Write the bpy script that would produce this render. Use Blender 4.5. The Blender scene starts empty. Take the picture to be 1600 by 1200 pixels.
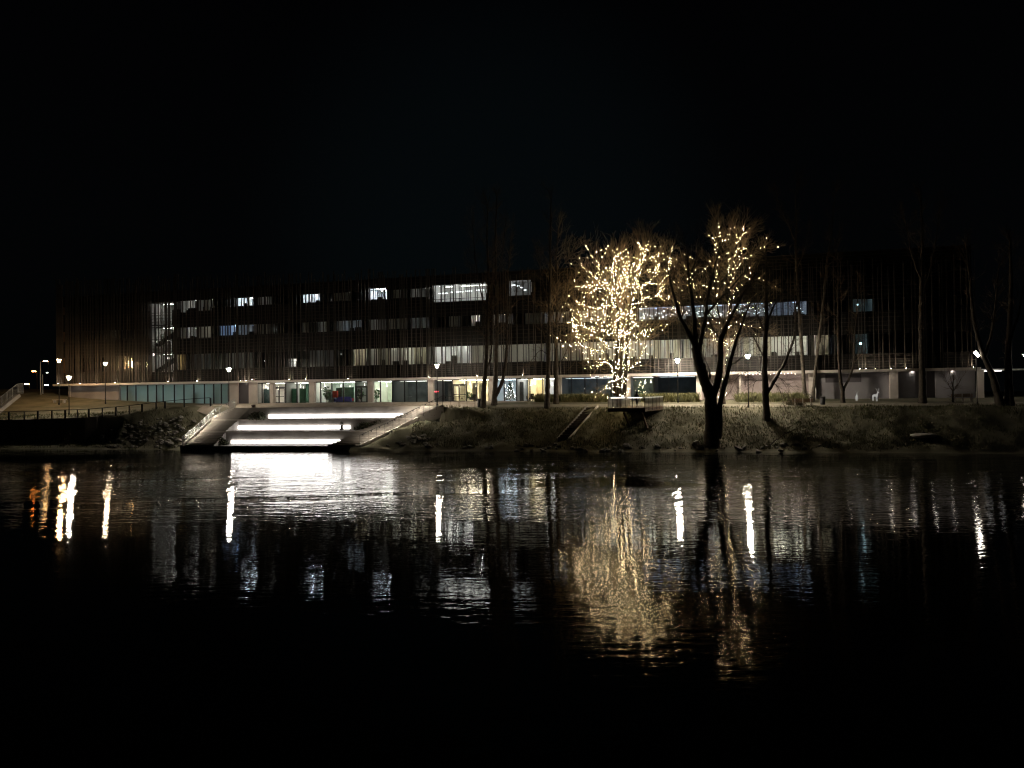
import bpy, math, random
import numpy as np
from mathutils import Vector, Matrix

random.seed(7); rng = np.random.default_rng(7)
SC = bpy.context.scene
COL = SC.collection

# ------------------------------------------------------------------ camera
F_PX, EYE = 1155.0, 6.6                      # focal length in photo pixels, eye height over the river
PITCH, ROLL = math.radians(0.595), math.radians(0.7)
Fv = Vector((0, math.cos(PITCH), math.sin(PITCH)))
U0 = Vector((0, -math.sin(PITCH), math.cos(PITCH)))
X0 = Vector((1, 0, 0))
Rv = X0 * math.cos(ROLL) - U0 * math.sin(ROLL)
Uv = X0 * math.sin(ROLL) + U0 * math.cos(ROLL)
cd = bpy.data.cameras.new('camera'); cam = bpy.data.objects.new('camera', cd); COL.objects.link(cam)
cd.sensor_width = 36; cd.lens = 36 * F_PX / 1600; cd.clip_start = .1; cd.clip_end = 3000
m = Matrix.Identity(4)
for i in range(3):
    m[i][0], m[i][1], m[i][2] = Rv[i], Uv[i], -Fv[i]
m.translation = (0, 0, EYE)
cam.matrix_world = m
SC.camera = cam

# ------------------------------------------------------------------ night sky
w = bpy.data.worlds.new('World'); SC.world = w; w.use_nodes = True
nt = w.node_tree; nt.nodes.clear()
tc = nt.nodes.new('ShaderNodeTexCoord'); sp = nt.nodes.new('ShaderNodeSeparateXYZ')
rp = nt.nodes.new('ShaderNodeValToRGB'); bg = nt.nodes.new('ShaderNodeBackground'); wo = nt.nodes.new('ShaderNodeOutputWorld')
rp.color_ramp.elements[0].position = 0.0; rp.color_ramp.elements[0].color = (.0007, .0009, .0010, 1)
rp.color_ramp.elements[1].position = .5; rp.color_ramp.elements[1].color = (.0004, .0004, .0006, 1)
e = rp.color_ramp.elements.new(.2); e.color = (.0008, .0010, .0012, 1)
nt.links.new(tc.outputs['Generated'], sp.inputs[0]); nt.links.new(sp.outputs[2], rp.inputs[0])
vm = nt.nodes.new('ShaderNodeVectorMath'); vm.operation = 'DOT_PRODUCT'; vm.inputs[1].default_value = (-.02, .97, .22)   # town glow beyond the building
mr = nt.nodes.new('ShaderNodeMapRange'); mr.interpolation_type = 'SMOOTHERSTEP'; mr.inputs[1].default_value = .93; mr.inputs[2].default_value = 1.0
mx = nt.nodes.new('ShaderNodeMix'); mx.data_type = 'RGBA'; mx.blend_type = 'ADD'; mx.inputs[7].default_value = (.0006, .0014, .0017, 1)
nt.links.new(tc.outputs['Generated'], vm.inputs[0]); nt.links.new(vm.outputs['Value'], mr.inputs[0]); nt.links.new(mr.outputs[0], mx.inputs[0]); nt.links.new(rp.outputs[0], mx.inputs[6])
nt.links.new(mx.outputs[2], bg.inputs[0]); nt.links.new(bg.outputs[0], wo.inputs[0])
bg.inputs[1].default_value = 1.0

vs = SC.view_settings
vs.view_transform = 'Standard'; vs.look = 'None'; vs.exposure = 0; vs.gamma = 1; vs.use_curve_mapping = False
SC.render.engine = 'CYCLES'
cy = SC.cycles
cy.use_denoising = True; cy.sample_clamp_indirect = 30.0; cy.max_bounces = 8; cy.transparent_max_bounces = 16
cy.filter_width = 1.2; cy.diffuse_bounces = 3; cy.glossy_bounces = 3; cy.caustics_reflective = False; cy.caustics_refractive = False

# ------------------------------------------------------------------ measuring helpers
def ray(px, py): return Fv * F_PX + Rv * (px - 800) - Uv * (py - 600)
def atD(px, py, D):
    r = ray(px, py); return Vector((0, 0, EYE)) + r * (D / r.y)
def atZ(px, py, z):
    r = ray(px, py); return Vector((0, 0, EYE)) + r * ((z - EYE) / r.z)

# building frame: x along the facade, y into the building, z up from the promenade
ALPHA = math.atan(.28); CA, SA = math.cos(ALPHA), math.sin(ALPHA); BZ = 5.29
def Bw(u, v, z): return Vector((u * CA + v * SA, 100 - u * SA + v * CA, BZ + z))
def U(px, v=0.0, py=560):
    r = ray(px, py); k = r.x / r.y
    y = (100 + v / CA) / (1 + .28 * k); x = k * y
    return x * CA - (y - 100) * SA

def lerp(a, b, t): return a + (b - a) * t
def sstep(a, b, x):
    t = min(1, max(0, (x - a) / (b - a))); return t * t * (3 - 2 * t)

# ------------------------------------------------------------------ mesh helpers
class MB:
    def __init__(s): s.v = []; s.f = []
    def add(s, vs_, fs):
        n = len(s.v); s.v += [tuple(a) for a in vs_]; s.f += [tuple(i + n for i in f) for f in fs]
    def box(s, x0, x1, y0, y1, z0, z1):
        s.add([(x0, y0, z0), (x1, y0, z0), (x1, y1, z0), (x0, y1, z0), (x0, y0, z1), (x1, y0, z1), (x1, y1, z1), (x0, y1, z1)],
              [(0, 3, 2, 1), (4, 5, 6, 7), (0, 1, 5, 4), (1, 2, 6, 5), (2, 3, 7, 6), (3, 0, 4, 7)]); return s
    def prism(s, pts, z0, z1):                 # pts: xy polygon, z may be per-point lists
        n = len(pts); a = z0 if hasattr(z0, '__len__') else [z0] * n; b = z1 if hasattr(z1, '__len__') else [z1] * n
        s.add([(p[0], p[1], a[i]) for i, p in enumerate(pts)] + [(p[0], p[1], b[i]) for i, p in enumerate(pts)],
              [tuple(range(n))[::-1], tuple(range(n, 2 * n))] + [(i, (i + 1) % n, n + (i + 1) % n, n + i) for i in range(n)]); return s
    def tube(s, pts, rad, n=6, cap=True):
        pts = [Vector(p) for p in pts]; k = len(pts); rad = rad if hasattr(rad, '__len__') else [rad] * k
        vs_ = []; fs = []
        for i, p in enumerate(pts):
            t = (pts[min(i + 1, k - 1)] - pts[max(i - 1, 0)]).normalized()
            a = t.orthogonal().normalized() if i == 0 else (a - t * a.dot(t)).normalized()
            b = t.cross(a)
            for j in range(n):
                q = 2 * math.pi * j / n; vs_.append(p + (a * math.cos(q) + b * math.sin(q)) * rad[i])
        for i in range(k - 1):
            for j in range(n):
                fs.append((i * n + j, i * n + (j + 1) % n, (i + 1) * n + (j + 1) % n, (i + 1) * n + j))
        if cap: fs += [tuple(range(n))[::-1], tuple(range((k - 1) * n, k * n))]
        s.add(vs_, fs); return s
    def bar(s, a, b, w, h):                    # square bar from a to b
        a, b = Vector(a), Vector(b); t = (b - a).normalized()
        sd = t.cross(Vector((0, 0, 1))); sd = sd.normalized() if sd.length > 1e-4 else Vector((1, 0, 0))
        up = sd.cross(t); q = [sd * w / 2 + up * h / 2, -sd * w / 2 + up * h / 2, -sd * w / 2 - up * h / 2, sd * w / 2 - up * h / 2]
        s.add([a + k for k in q] + [b + k for k in q], [(0, 1, 2, 3), (7, 6, 5, 4), (0, 4, 5, 1), (1, 5, 6, 2), (2, 6, 7, 3), (3, 7, 4, 0)]); return s
    def lathe(s, prof, n=12, c=(0, 0, 0)):
        vs_ = []; fs = []; k = len(prof)
        for r, z in prof:
            for j in range(n):
                q = 2 * math.pi * j / n; vs_.append((c[0] + r * math.cos(q), c[1] + r * math.sin(q), c[2] + z))
        for i in range(k - 1):
            for j in range(n): fs.append((i * n + j, i * n + (j + 1) % n, (i + 1) * n + (j + 1) % n, (i + 1) * n + j))
        fs += [tuple(range(n))[::-1], tuple(range((k - 1) * n, k * n))]
        s.add(vs_, fs); return s
    def mesh(s, name, mat, smooth=False):
        me = bpy.data.meshes.new(name); me.from_pydata(s.v, [], s.f)
        if mat: me.materials.append(mat)
        if smooth: me.polygons.foreach_set('use_smooth', [True] * len(me.polygons))
        me.update(); return me
    def build(s, name, mat, parent=None, smooth=False, **kw):
        return link(name, s.mesh(name, mat, smooth), parent, **kw)

def link(name, me, parent=None, loc=None, rot=None, **kw):
    o = bpy.data.objects.new(name, me); COL.objects.link(o)
    if parent: o.parent = parent
    if loc is not None: o.location = loc
    if rot is not None: o.rotation_euler = rot
    for k, v_ in kw.items(): o[k] = v_
    return o
def thing(name, label, cat, loc=(0, 0, 0), rz=0, group=None):
    o = bpy.data.objects.new(name, None); COL.objects.link(o); o.empty_display_size = .2
    o.location = loc; o.rotation_euler = (0, 0, rz); o['label'] = label; o['category'] = cat
    if group: o['group'] = group
    return o
def tag(o, label, cat, group=None):
    o['label'] = label; o['category'] = cat
    if group: o['group'] = group
    return o
def dup(root, loc, rz=0, label=None, group=None, sc=None):
    r = root.copy(); COL.objects.link(r); r.location = loc; r.rotation_euler = (0, 0, rz)
    if label: r['label'] = label
    if group: r['group'] = group
    if sc: r.scale = (sc, sc, sc)
    for ch in list(root.children):
        c = ch.copy(); COL.objects.link(c); c.parent = r
        for g in ch.children:
            d = g.copy(); COL.objects.link(d); d.parent = c
    return r

def tubes_np(polys, n):
    """many tapered tubes at once: polys = list of (points (k,3), radii (k))"""
    V = []; Fq = []; base = 0; by = {}
    for p, r in polys: by.setdefault(len(p), []).append((p, r))
    for k, lst in by.items():
        P = np.array([a for a, _ in lst], float); R = np.array([b for _, b in lst], float); m_ = len(lst)
        T = np.empty_like(P); T[:, 1:-1] = P[:, 2:] - P[:, :-2]; T[:, 0] = P[:, 1] - P[:, 0]; T[:, -1] = P[:, -1] - P[:, -2]
        T /= np.linalg.norm(T, axis=2, keepdims=True) + 1e-9
        ref = np.where(np.abs(T[:, :1, 2:3]) > .9, np.array([1., 0, 0]), np.array([0, 0, 1.]))
        A = np.cross(T, np.broadcast_to(ref, T.shape)); A /= np.linalg.norm(A, axis=2, keepdims=True) + 1e-9
        B = np.cross(T, A)
        q = np.arange(n) * 2 * np.pi / n
        ring = P[:, :, None, :] + R[:, :, None, None] * (A[:, :, None, :] * np.cos(q)[:, None] + B[:, :, None, :] * np.sin(q)[:, None])
        V.append(ring.reshape(-1, 3))
        idx = base + np.arange(m_ * k * n).reshape(m_, k, n)
        a = idx[:, :-1]; b = idx[:, 1:]
        Fq.append(np.stack([a, np.roll(a, -1, 2), np.roll(b, -1, 2), b], -1).reshape(-1, 4)); base += m_ * k * n
    return np.concatenate(V), np.concatenate(Fq)
def np_mesh(name, V, F, mat, smooth=False):
    me = bpy.data.meshes.new(name); nv, nf, k = len(V), len(F), F.shape[1]
    me.vertices.add(nv); me.vertices.foreach_set('co', np.asarray(V, np.float32).ravel())
    me.loops.add(nf * k); me.loops.foreach_set('vertex_index', np.asarray(F, np.int32).ravel())
    me.polygons.add(nf); me.polygons.foreach_set('loop_start', np.arange(nf, dtype=np.int32) * k)
    if smooth: me.polygons.foreach_set('use_smooth', np.ones(nf, bool))
    me.update(calc_edges=True); me.validate()
    if mat: me.materials.append(mat)
    return me
OCT_V = np.array([(1, 0, 0), (-1, 0, 0), (0, 1, 0), (0, -1, 0), (0, 0, 1), (0, 0, -1)], float)
OCT_F = np.array([(0, 2, 4), (2, 1, 4), (1, 3, 4), (3, 0, 4), (2, 0, 5), (1, 2, 5), (3, 1, 5), (0, 3, 5)])
def dots(name, P, R, mat, parent, **kw):
    P = np.asarray(P, float); R = np.asarray(R, float)
    V = (P[:, None, :] + R[:, None, None] * OCT_V).reshape(-1, 3)
    F = (np.arange(len(P))[:, None, None] * 6 + OCT_F).reshape(-1, 3)
    return link(name, np_mesh(name, V, F, mat), parent, **kw)

# ------------------------------------------------------------------ materials
MATS = {}
def mat(name, c, rough=.7, var=.25, scale=2.0, bump=0.0, metal=0.0, spec=.3, c2=None, bscale=None, detail=4):
    if name in MATS: return MATS[name]
    M = bpy.data.materials.new(name); M.use_nodes = True; n = M.node_tree.nodes; l = M.node_tree.links
    b = n['Principled BSDF']; b.inputs['Roughness'].default_value = rough; b.inputs['Metallic'].default_value = metal
    b.inputs['Specular IOR Level'].default_value = spec
    t = n.new('ShaderNodeTexCoord'); nz = n.new('ShaderNodeTexNoise'); nz.inputs['Scale'].default_value = scale; nz.inputs['Detail'].default_value = detail
    l.new(t.outputs['Object'], nz.inputs['Vector'])
    r = n.new('ShaderNodeValToRGB'); r.color_ramp.elements[0].position = .3; r.color_ramp.elements[1].position = .7
    ca = tuple(max(0, x * (1 - var)) for x in c); cb = c2 if c2 else tuple(min(1, x * (1 + var)) for x in c)
    r.color_ramp.elements[0].color = (*ca, 1); r.color_ramp.elements[1].color = (*cb, 1)
    l.new(nz.outputs[0], r.inputs[0]); l.new(r.outputs[0], b.inputs['Base Color'])
    if bump:
        nb = n.new('ShaderNodeTexNoise'); nb.inputs['Scale'].default_value = bscale or scale * 4; nb.inputs['Detail'].default_value = 6
        l.new(t.outputs['Object'], nb.inputs['Vector'])
        bp = n.new('ShaderNodeBump'); bp.inputs['Distance'].default_value = bump; l.new(nb.outputs[0], bp.inputs['Height']); l.new(bp.outputs[0], b.inputs['Normal'])
    MATS[name] = M; return M
def emit(name, c, s):
    if name in MATS: return MATS[name]
    M = bpy.data.materials.new(name); M.use_nodes = True; n = M.node_tree.nodes; n.clear()
    e_ = n.new('ShaderNodeEmission'); o = n.new('ShaderNodeOutputMaterial'); e_.inputs[0].default_value = (*c, 1); e_.inputs[1].default_value = s
    M.node_tree.links.new(e_.outputs[0], o.inputs[0]); MATS[name] = M; return M
def glass(name, tint=(1, 1, 1), refl=.06):
    if name in MATS: return MATS[name]
    M = bpy.data.materials.new(name); M.use_nodes = True; n = M.node_tree.nodes; l = M.node_tree.links; n.clear()
    t = n.new('ShaderNodeBsdfTransparent'); t.inputs[0].default_value = (*tint, 1)
    g = n.new('ShaderNodeBsdfGlossy'); g.inputs['Roughness'].default_value = .14
    lw = n.new('ShaderNodeFresnel'); lw.inputs[0].default_value = 1.45
    mx = n.new('ShaderNodeMixShader'); o = n.new('ShaderNodeOutputMaterial')
    l.new(lw.outputs[0], mx.inputs[0]); l.new(t.outputs[0], mx.inputs[1]); l.new(g.outputs[0], mx.inputs[2]); l.new(mx.outputs[0], o.inputs[0])
    MATS[name] = M; return M
def cloth(name, c, tr=.6):
    if name in MATS: return MATS[name]
    M = bpy.data.materials.new(name); M.use_nodes = True; n = M.node_tree.nodes; l = M.node_tree.links; n.clear()
    d = n.new('ShaderNodeBsdfDiffuse'); t = n.new('ShaderNodeBsdfTranslucent'); d.inputs[0].default_value = (*c, 1); t.inputs[0].default_value = (*c, 1)
    mx = n.new('ShaderNodeMixShader'); mx.inputs[0].default_value = tr; o = n.new('ShaderNodeOutputMaterial')
    wv = n.new('ShaderNodeTexWave'); wv.bands_direction = 'X'; wv.inputs['Scale'].default_value = 1.6; wv.inputs['Distortion'].default_value = 1.5
    tc_ = n.new('ShaderNodeTexCoord'); l.new(tc_.outputs['Object'], wv.inputs[0])
    bp = n.new('ShaderNodeBump'); bp.inputs['Distance'].default_value = .06; l.new(wv.outputs[1], bp.inputs['Height'])
    l.new(bp.outputs[0], d.inputs['Normal']); l.new(bp.outputs[0], t.inputs['Normal'])
    l.new(d.outputs[0], mx.inputs[1]); l.new(t.outputs[0], mx.inputs[2]); l.new(mx.outputs[0], o.inputs[0])
    MATS[name] = M; return M

CONC = mat('concrete', (.31, .285, .26), .8, .28, .55, .006)
CONC_D = mat('weathered_concrete', (.26, .25, .23), .85, .25, .7, .006)
CONC_P = mat('pale_concrete', (.55, .50, .46), .8, .12, .6)
PLASTER = mat('grey_plaster', (.30, .29, .31), .85, .15, .4)
BRONZE = mat('bronze_fin', (.058, .051, .044), .55, .3, .8, metal=.1)
RAILM = mat('dark_rail', (.07, .06, .05), .5, .3, 1, metal=.3)
DARKW = mat('dark_cladding', (.020, .019, .018), .7, .35, .5)
FRAME = mat('dark_frame', (.03, .03, .03), .4, .2, 2)
IRON = mat('dark_iron', (.03, .03, .032), .5, .2, 3, metal=.3)
STEEL = mat('galvanised_steel', (.35, .36, .36), .45, .2, 3, metal=.5)
WHITE = mat('white_paint', (.75, .74, .72), .6, .06, 1)
CEIL = mat('soffit_paint', (.62, .58, .55), .7, .1, .6)
BARK = mat('bark', (.05, .040, .031), .9, .4, 3, .02, c2=(.08, .066, .052))
BARKP = mat('pale_bark', (.10, .085, .068), .9, .4, 2.5, .01)
TWIG = mat('twig', (.12, .085, .055), .9, .25, 4)
GLASS = glass('window_glass', (.93, .95, .94))
GLASST = glass('tinted_glass', (.55, .60, .60))
FURN = mat('dark_furniture', (.05, .045, .04), .6, .3, 3)
WOOD = mat('wood', (.20, .13, .08), .65, .3, 3)
L_LAMP = emit('lamp_glow', (1, .87, .68), 700)
L_LAMPO = emit('sodium_glow', (1, .42, .10), 120)
L_LAMPW = emit('cool_lamp_glow', (.9, .95, 1), 80)
L_LED = emit('led_white', (1, .95, .90), 12)
L_BULB = emit('fairy_bulb', (1, .76, .40), 165)
L_BULBW = emit('white_bulb', (.85, .9, 1), 14)
L_DOWN = emit('downlight', (1, .88, .74), 45)
L_UP = emit('uplight', (1, .80, .58), 800)

# ------------------------------------------------------------------ terrain
def ys(x): return 82 - .21 * x
def interp(x, pts):
    return float(np.interp(x, [p[0] for p in pts], [p[1] for p in pts]))
RP = [(-40, -5), (-4, -1.5), (-1, -.3), (0, 0), (1.2, .55), (8, 4.25), (9.5, 4.62), (11.5, 4.88), (14.5, 5.22), (18, 5.27), (80, 5.27)]
def fence_d(x): return interp(x, [(-90, 3.2), (-66, 3.2), (-56, 3.5), (-50, 5), (-45, 7), (-40, 8.5)])
def fence_z(x): return interp(x, [(-90, 3.6), (-66, 3.6), (-56, 3.85), (-51, 4.2), (-45, 4.9), (-40, 5.2)])
def left_z(x, d):
    df, zf = fence_d(x), fence_z(x); db = 18 - .07 * x
    kb = lerp(df - .15, 1.6, sstep(-58, -48, x))
    zb = interp(x, [(-150, 8.6), (-90, 8.2), (-76, 7.2), (-71, 6.5), (-65, 6.1), (-57, 5.66), (-46, 5.3), (-40, 5.26)])
    if d <= df: return interp(d, [(-40, -5), (-4, -1.5), (-1, -.3), (0, 0), (1, .35), (kb, .75), (df, zf)])
    t = min(1, (d - df) / (db - df)); return lerp(zf, zb, t ** .85)
# terraced steps: four horizontal front edges, bottom to top
LV = [.53, 2.16, 3.52, 4.95]
EA = [atZ(285, 697, LV[0]), atZ(313, 674, LV[1]), atZ(331, 655.5, LV[2]), atZ(366, 637.5, LV[3])]
def edge_at(i, px):                            # where front edge i (all four run parallel) meets column px
    k = ray(px, 660).x / ray(px, 660).y; y = (EA[i].y + .16 * EA[i].x) / (1 + .16 * k); return Vector((k * y, y, LV[i]))
EB = [edge_at(0, 560), edge_at(1, 612), edge_at(2, 650), edge_at(3, 690)]
def step_zone(x, y):
    """None outside the terraces, else a height safely under them"""
    for i in range(3):
        ya = lerp(EA[i].y, EB[i].y, (x - EA[i].x) / (EB[i].x - EA[i].x)); yb = lerp(EA[i + 1].y, EB[i + 1].y, (x - EA[i + 1].x) / (EB[i + 1].x - EA[i + 1].x))
        if ya + (-.6 if i == 0 else .45) <= y < yb + .45:
            t = max(0, min(1, (y - ya) / (yb - ya)))
            xl = interp(y, [(EA[q].y, EA[q].x) for q in range(4)]); xr = interp(y, [(EB[q].y, EB[q].x) for q in range(4)])
            if xl - .15 < x < xr - .12: return LV[i] - .5
    return None
def tz(x, y, cut=True):
    d = y - ys(x)
    wl = 1 - sstep(-39.5, -36, x)
    z = 0
    if wl < 1: z += (1 - wl) * interp(d, RP)
    if wl > 0: z += wl * left_z(x, d)
    if EB[0].y - 1 < y < EB[3].y + 6:
        k_ = [(EB[i].y, EB[i].z) for i in range(4)]; xb = interp(y, [(EB[i].y, EB[i].x) for i in range(4)]); dx = x - xb
        if -1 < dx < 7: z = max(z, lerp(interp(y, k_) - .12, z, sstep(.3, 7, dx)))
    if cut:
        s = step_zone(x, y)
        if s is not None: z = min(z, s)
    return z
def hit(px, py):
    r = ray(px, py); o = Vector((0, 0, EYE)); y = 66.0
    while y < 130:
        p = o + r * (y / r.y)
        if p.z <= tz(p.x, p.y): return p
        y += .05
    return p
def ground(px, D):
    """point of the ground seen in column px at distance D"""
    p = atD(px, 630, D); return Vector((p.x, p.y, tz(p.x, p.y)))

xs = np.concatenate([np.arange(-230, -85, 2.0), np.arange(-85, 62, .4), np.arange(62, 200, 2.0)])
dsx = np.concatenate([np.arange(-14, -1, 1.0), np.arange(-1, 11, .25), np.arange(11, 26, .5), np.arange(26, 120, 4.0)])
def nz2(x, y, s, seed):                       # cheap smooth value noise
    x = x * s + seed * 17.3; y = y * s - seed * 9.1
    xi, yi = np.floor(x), np.floor(y); fx, fy = x - xi, y - yi; fx = fx * fx * (3 - 2 * fx); fy = fy * fy * (3 - 2 * fy)
    h = lambda a, b: np.modf(np.abs(np.sin(a * 127.1 + b * 311.7) * 43758.5453))[0]
    return (h(xi, yi) * (1 - fx) + h(xi + 1, yi) * fx) * (1 - fy) + (h(xi, yi + 1) * (1 - fx) + h(xi + 1, yi + 1) * fx) * fy - .5
def rough_amt(x, d): return sstep(-.5, 1, d) * (1 - sstep(7, 10, d)) * (.25 if x < -58 else 1)
V = np.empty((len(xs) * len(dsx), 3)); k = 0
for x in xs:
    y0 = ys(x)
    for d in dsx:
        V[k] = (x, y0 + d, tz(x, y0 + d) ); k += 1
am = np.array([rough_amt(v[0], v[1] - ys(v[0])) for v in V])
V[:, 2] += am * (nz2(V[:, 0], V[:, 1], .45, 1) * .55 + nz2(V[:, 0], V[:, 1], 1.3, 2) * .28 + nz2(V[:, 0], V[:, 1], 2.5, 3) * .12)
ni, nj = len(xs), len(dsx); ix = np.arange(ni * nj).reshape(ni, nj)
Fq = np.stack([ix[:-1, :-1], ix[1:, :-1], ix[1:, 1:], ix[:-1, 1:]], -1).reshape(-1, 4)
GRASS = mat('grass_ground', (.13, .128, .082), .95, .35, .35, .03, c2=(.22, .205, .145), bscale=6, detail=8)
link('ground', np_mesh('ground', V, Fq, GRASS, True), kind='structure')

def sheet(name, pts_fn, nu, nv, mat_, dz):
    V = []; 
    for i in range(nu + 1):
        for j in range(nv + 1):
            x, y = pts_fn(i / nu, j / nv); V.append((x, y, tz(x, y, False) + dz))
    ix = np.arange((nu + 1) * (nv + 1)).reshape(nu + 1, nv + 1)
    F = np.stack([ix[:-1, :-1], ix[1:, :-1], ix[1:, 1:], ix[:-1, 1:]], -1).reshape(-1, 4)
    return link(name, np_mesh(name, np.array(V), F, mat_, True), kind='structure')
PAVE = mat('paving', (.34, .29, .24), .85, .2, 1.2, .003)
PATHM = mat('path_gravel', (.26, .24, .19), .95, .25, 1.5, .01)
def pave_fn(s, t):
    x = lerp(-46, 2, s); yb = 100 - .28 * x + 3; yf = lerp(EA[3].y, EB[3].y, (x - EA[3].x) / (EB[3].x - EA[3].x)) - .02
    if x < EA[3].x: yf = EA[3].y + .4 - (x - EA[3].x) * .5
    if x > EB[3].x: yf = lerp(EB[3].y, yb - 5, sstep(EB[3].x, 2, x)) 
    return x, lerp(yf, yb, t)
sheet('pavement', pave_fn, 120, 24, PAVE, .03)
def path_fn(s, t):
    x = lerp(-2, 110, s); d = lerp(11, 9.8, sstep(0, 30, x)); return x, ys(x) + d + (t - .5) * 2.0
sheet('path', path_fn, 230, 5, PATHM, .03)

# ------------------------------------------------------------------ river
WM = bpy.data.materials.new('river_water'); WM.use_nodes = True
n = WM.node_tree.nodes; l = WM.node_tree.links; b = n['Principled BSDF']
b.inputs['Base Color'].default_value = (.004, .005, .005, 1); b.inputs['Roughness'].default_value = .03; b.inputs['IOR'].default_value = 1.333
t = n.new('ShaderNodeTexCoord')
def wnoise(sx, sy, sc, det=3, rot=0):
    mp = n.new('ShaderNodeMapping'); mp.inputs['Scale'].default_value = (sx, sy, 1); mp.inputs['Rotation'].default_value = (0, 0, rot)
    z = n.new('ShaderNodeTexNoise'); z.inputs['Scale'].default_value = sc; z.inputs['Detail'].default_value = det
    l.new(t.outputs['Object'], mp.inputs[0]); l.new(mp.outputs[0], z.inputs['Vector']); return z.outputs[0]
def wmath(op, a, c):
    q = n.new('ShaderNodeMath'); q.operation = op
    for i, v_ in enumerate((a, c)):
        if isinstance(v_, (int, float)): q.inputs[i].default_value = v_
        else: l.new(v_, q.inputs[i])
    return q.outputs[0]
def wmap(v_, a, c, lo, hi):
    q = n.new('ShaderNodeMapRange'); q.interpolation_type = 'SMOOTHSTEP'; l.new(v_, q.inputs[0])
    for i, k_ in enumerate((a, c, lo, hi)): q.inputs[i + 1].default_value = k_
    return q.outputs[0]
sy_ = n.new('ShaderNodeSeparateXYZ'); l.new(t.outputs['Object'], sy_.inputs[0])
far = wmap(sy_.outputs[1], 30, 50, .0, 1)
patch = wmap(wnoise(.25, 1, .16, 5, .05), .36, .56, 0, 1)
rip = wmath('ADD', 1.0, wmath('MULTIPLY', wmath('MULTIPLY', patch, far), 3.6))
h1 = wnoise(.32, 1, 1.1, 2); h2 = wnoise(.42, 1, 3.2, 2); h3 = wnoise(.5, 1, .25, 1)
hh = wmath('ADD', wmath('MULTIPLY', wmath('ADD', wmath('MULTIPLY', h1, .0065), wmath('MULTIPLY', h2, .0062)), rip), wmath('MULTIPLY', h3, .014))
bp = n.new('ShaderNodeBump'); bp.inputs['Strength'].default_value = 1; bp.inputs['Distance'].default_value = 1; l.new(hh, bp.inputs['Height']); l.new(bp.outputs[0], b.inputs['Normal'])
MB().add([(-400, -60, 0), (400, -60, 0), (400, 170, 0), (-400, 170, 0)], [(0, 1, 2, 3)])
q = MB(); q.add([(-400, -60, 0), (400, -60, 0), (400, 130, 0), (-400, 130, 0)], [(0, 1, 2, 3)]); q.build('river_water', WM, kind='structure')

# ------------------------------------------------------------------ office building
bld = thing('office_building', 'long dark four-storey building with glazed ground floor behind a screen of slender fins', 'building', Bw(0, 0, 0), -ALPHA)
UL, UR = U(95), U(1522)
rooms_seen = []
# body: concrete plates, spandrels, back
def bbox(name, x0, x1, y0, y1, z0, z1, m_, **kw): return MB().box(x0, x1, y0, y1, z0, z1).build(name, m_, bld, **kw)
ROWS = {1: (5.29, 7.76), 2: (10.35, 11.94), 3: (14.72, 16.05)}
bbox('soffit', UL - .6, UR + .4, -.9, 3.2, 3.17, 3.36, CEIL)
bbox('fascia', UL - .6, UR + .4, -.96, -.902, 3.1, 3.44, CEIL)
bbox('roof', UL, UR, .3, 20, 17.4, 17.7, DARKW)
bbox('back_wall', UL, UR, 19.7, 20, -.6, 17.4, DARKW)
bbox('end_wall', UL, UL + .25, .3, 19.7, 3.36, 17.4, mat('brown_cladding', (.16, .10, .06), .7, .25, .6))
bbox('end_wall', UR - .25, UR, .3, 19.7, 3.36, 17.4, DARKW)
bbox('floor_slab', UL + .3, UR - .3, 2.5, 19, -.7, -.01, CONC_D)

def win_mesh(w_, h_, nm, fr=.06):
    q = MB(); q.box(0, w_, -.04, .10, 0, fr); q.box(0, w_, -.04, .10, h_ - fr, h_); q.box(0, fr, -.04, .10, fr, h_ - fr); q.box(w_ - fr, w_, -.04, .10, fr, h_ - fr)
    for i in range(1, nm): q.box(w_ * i / nm - fr / 2, w_ * i / nm + fr / 2, -.035, .095, fr, h_ - fr)
    return q
CUT = {}
def window(u0, u1, z0, z1, v=0.3, nm=None, gl=None, name='window'):
    w_, h_ = round(u1 - u0, 3), round(z1 - z0, 3); nm = nm or max(1, round(w_ / 1.25)); key = (round(w_, 2), h_, nm, gl)
    if key not in CUT:
        CUT[key] = (win_mesh(w_, h_, nm).mesh('frame', FRAME), MB().box(.05, w_ - .05, .02, .035, .05, h_ - .05).mesh('pane', gl or GLASS))
    o = link(name, CUT[key][0], bld, loc=(u0, v, z0)); link('pane', CUT[key][1], o); return o
RC = 0
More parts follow.
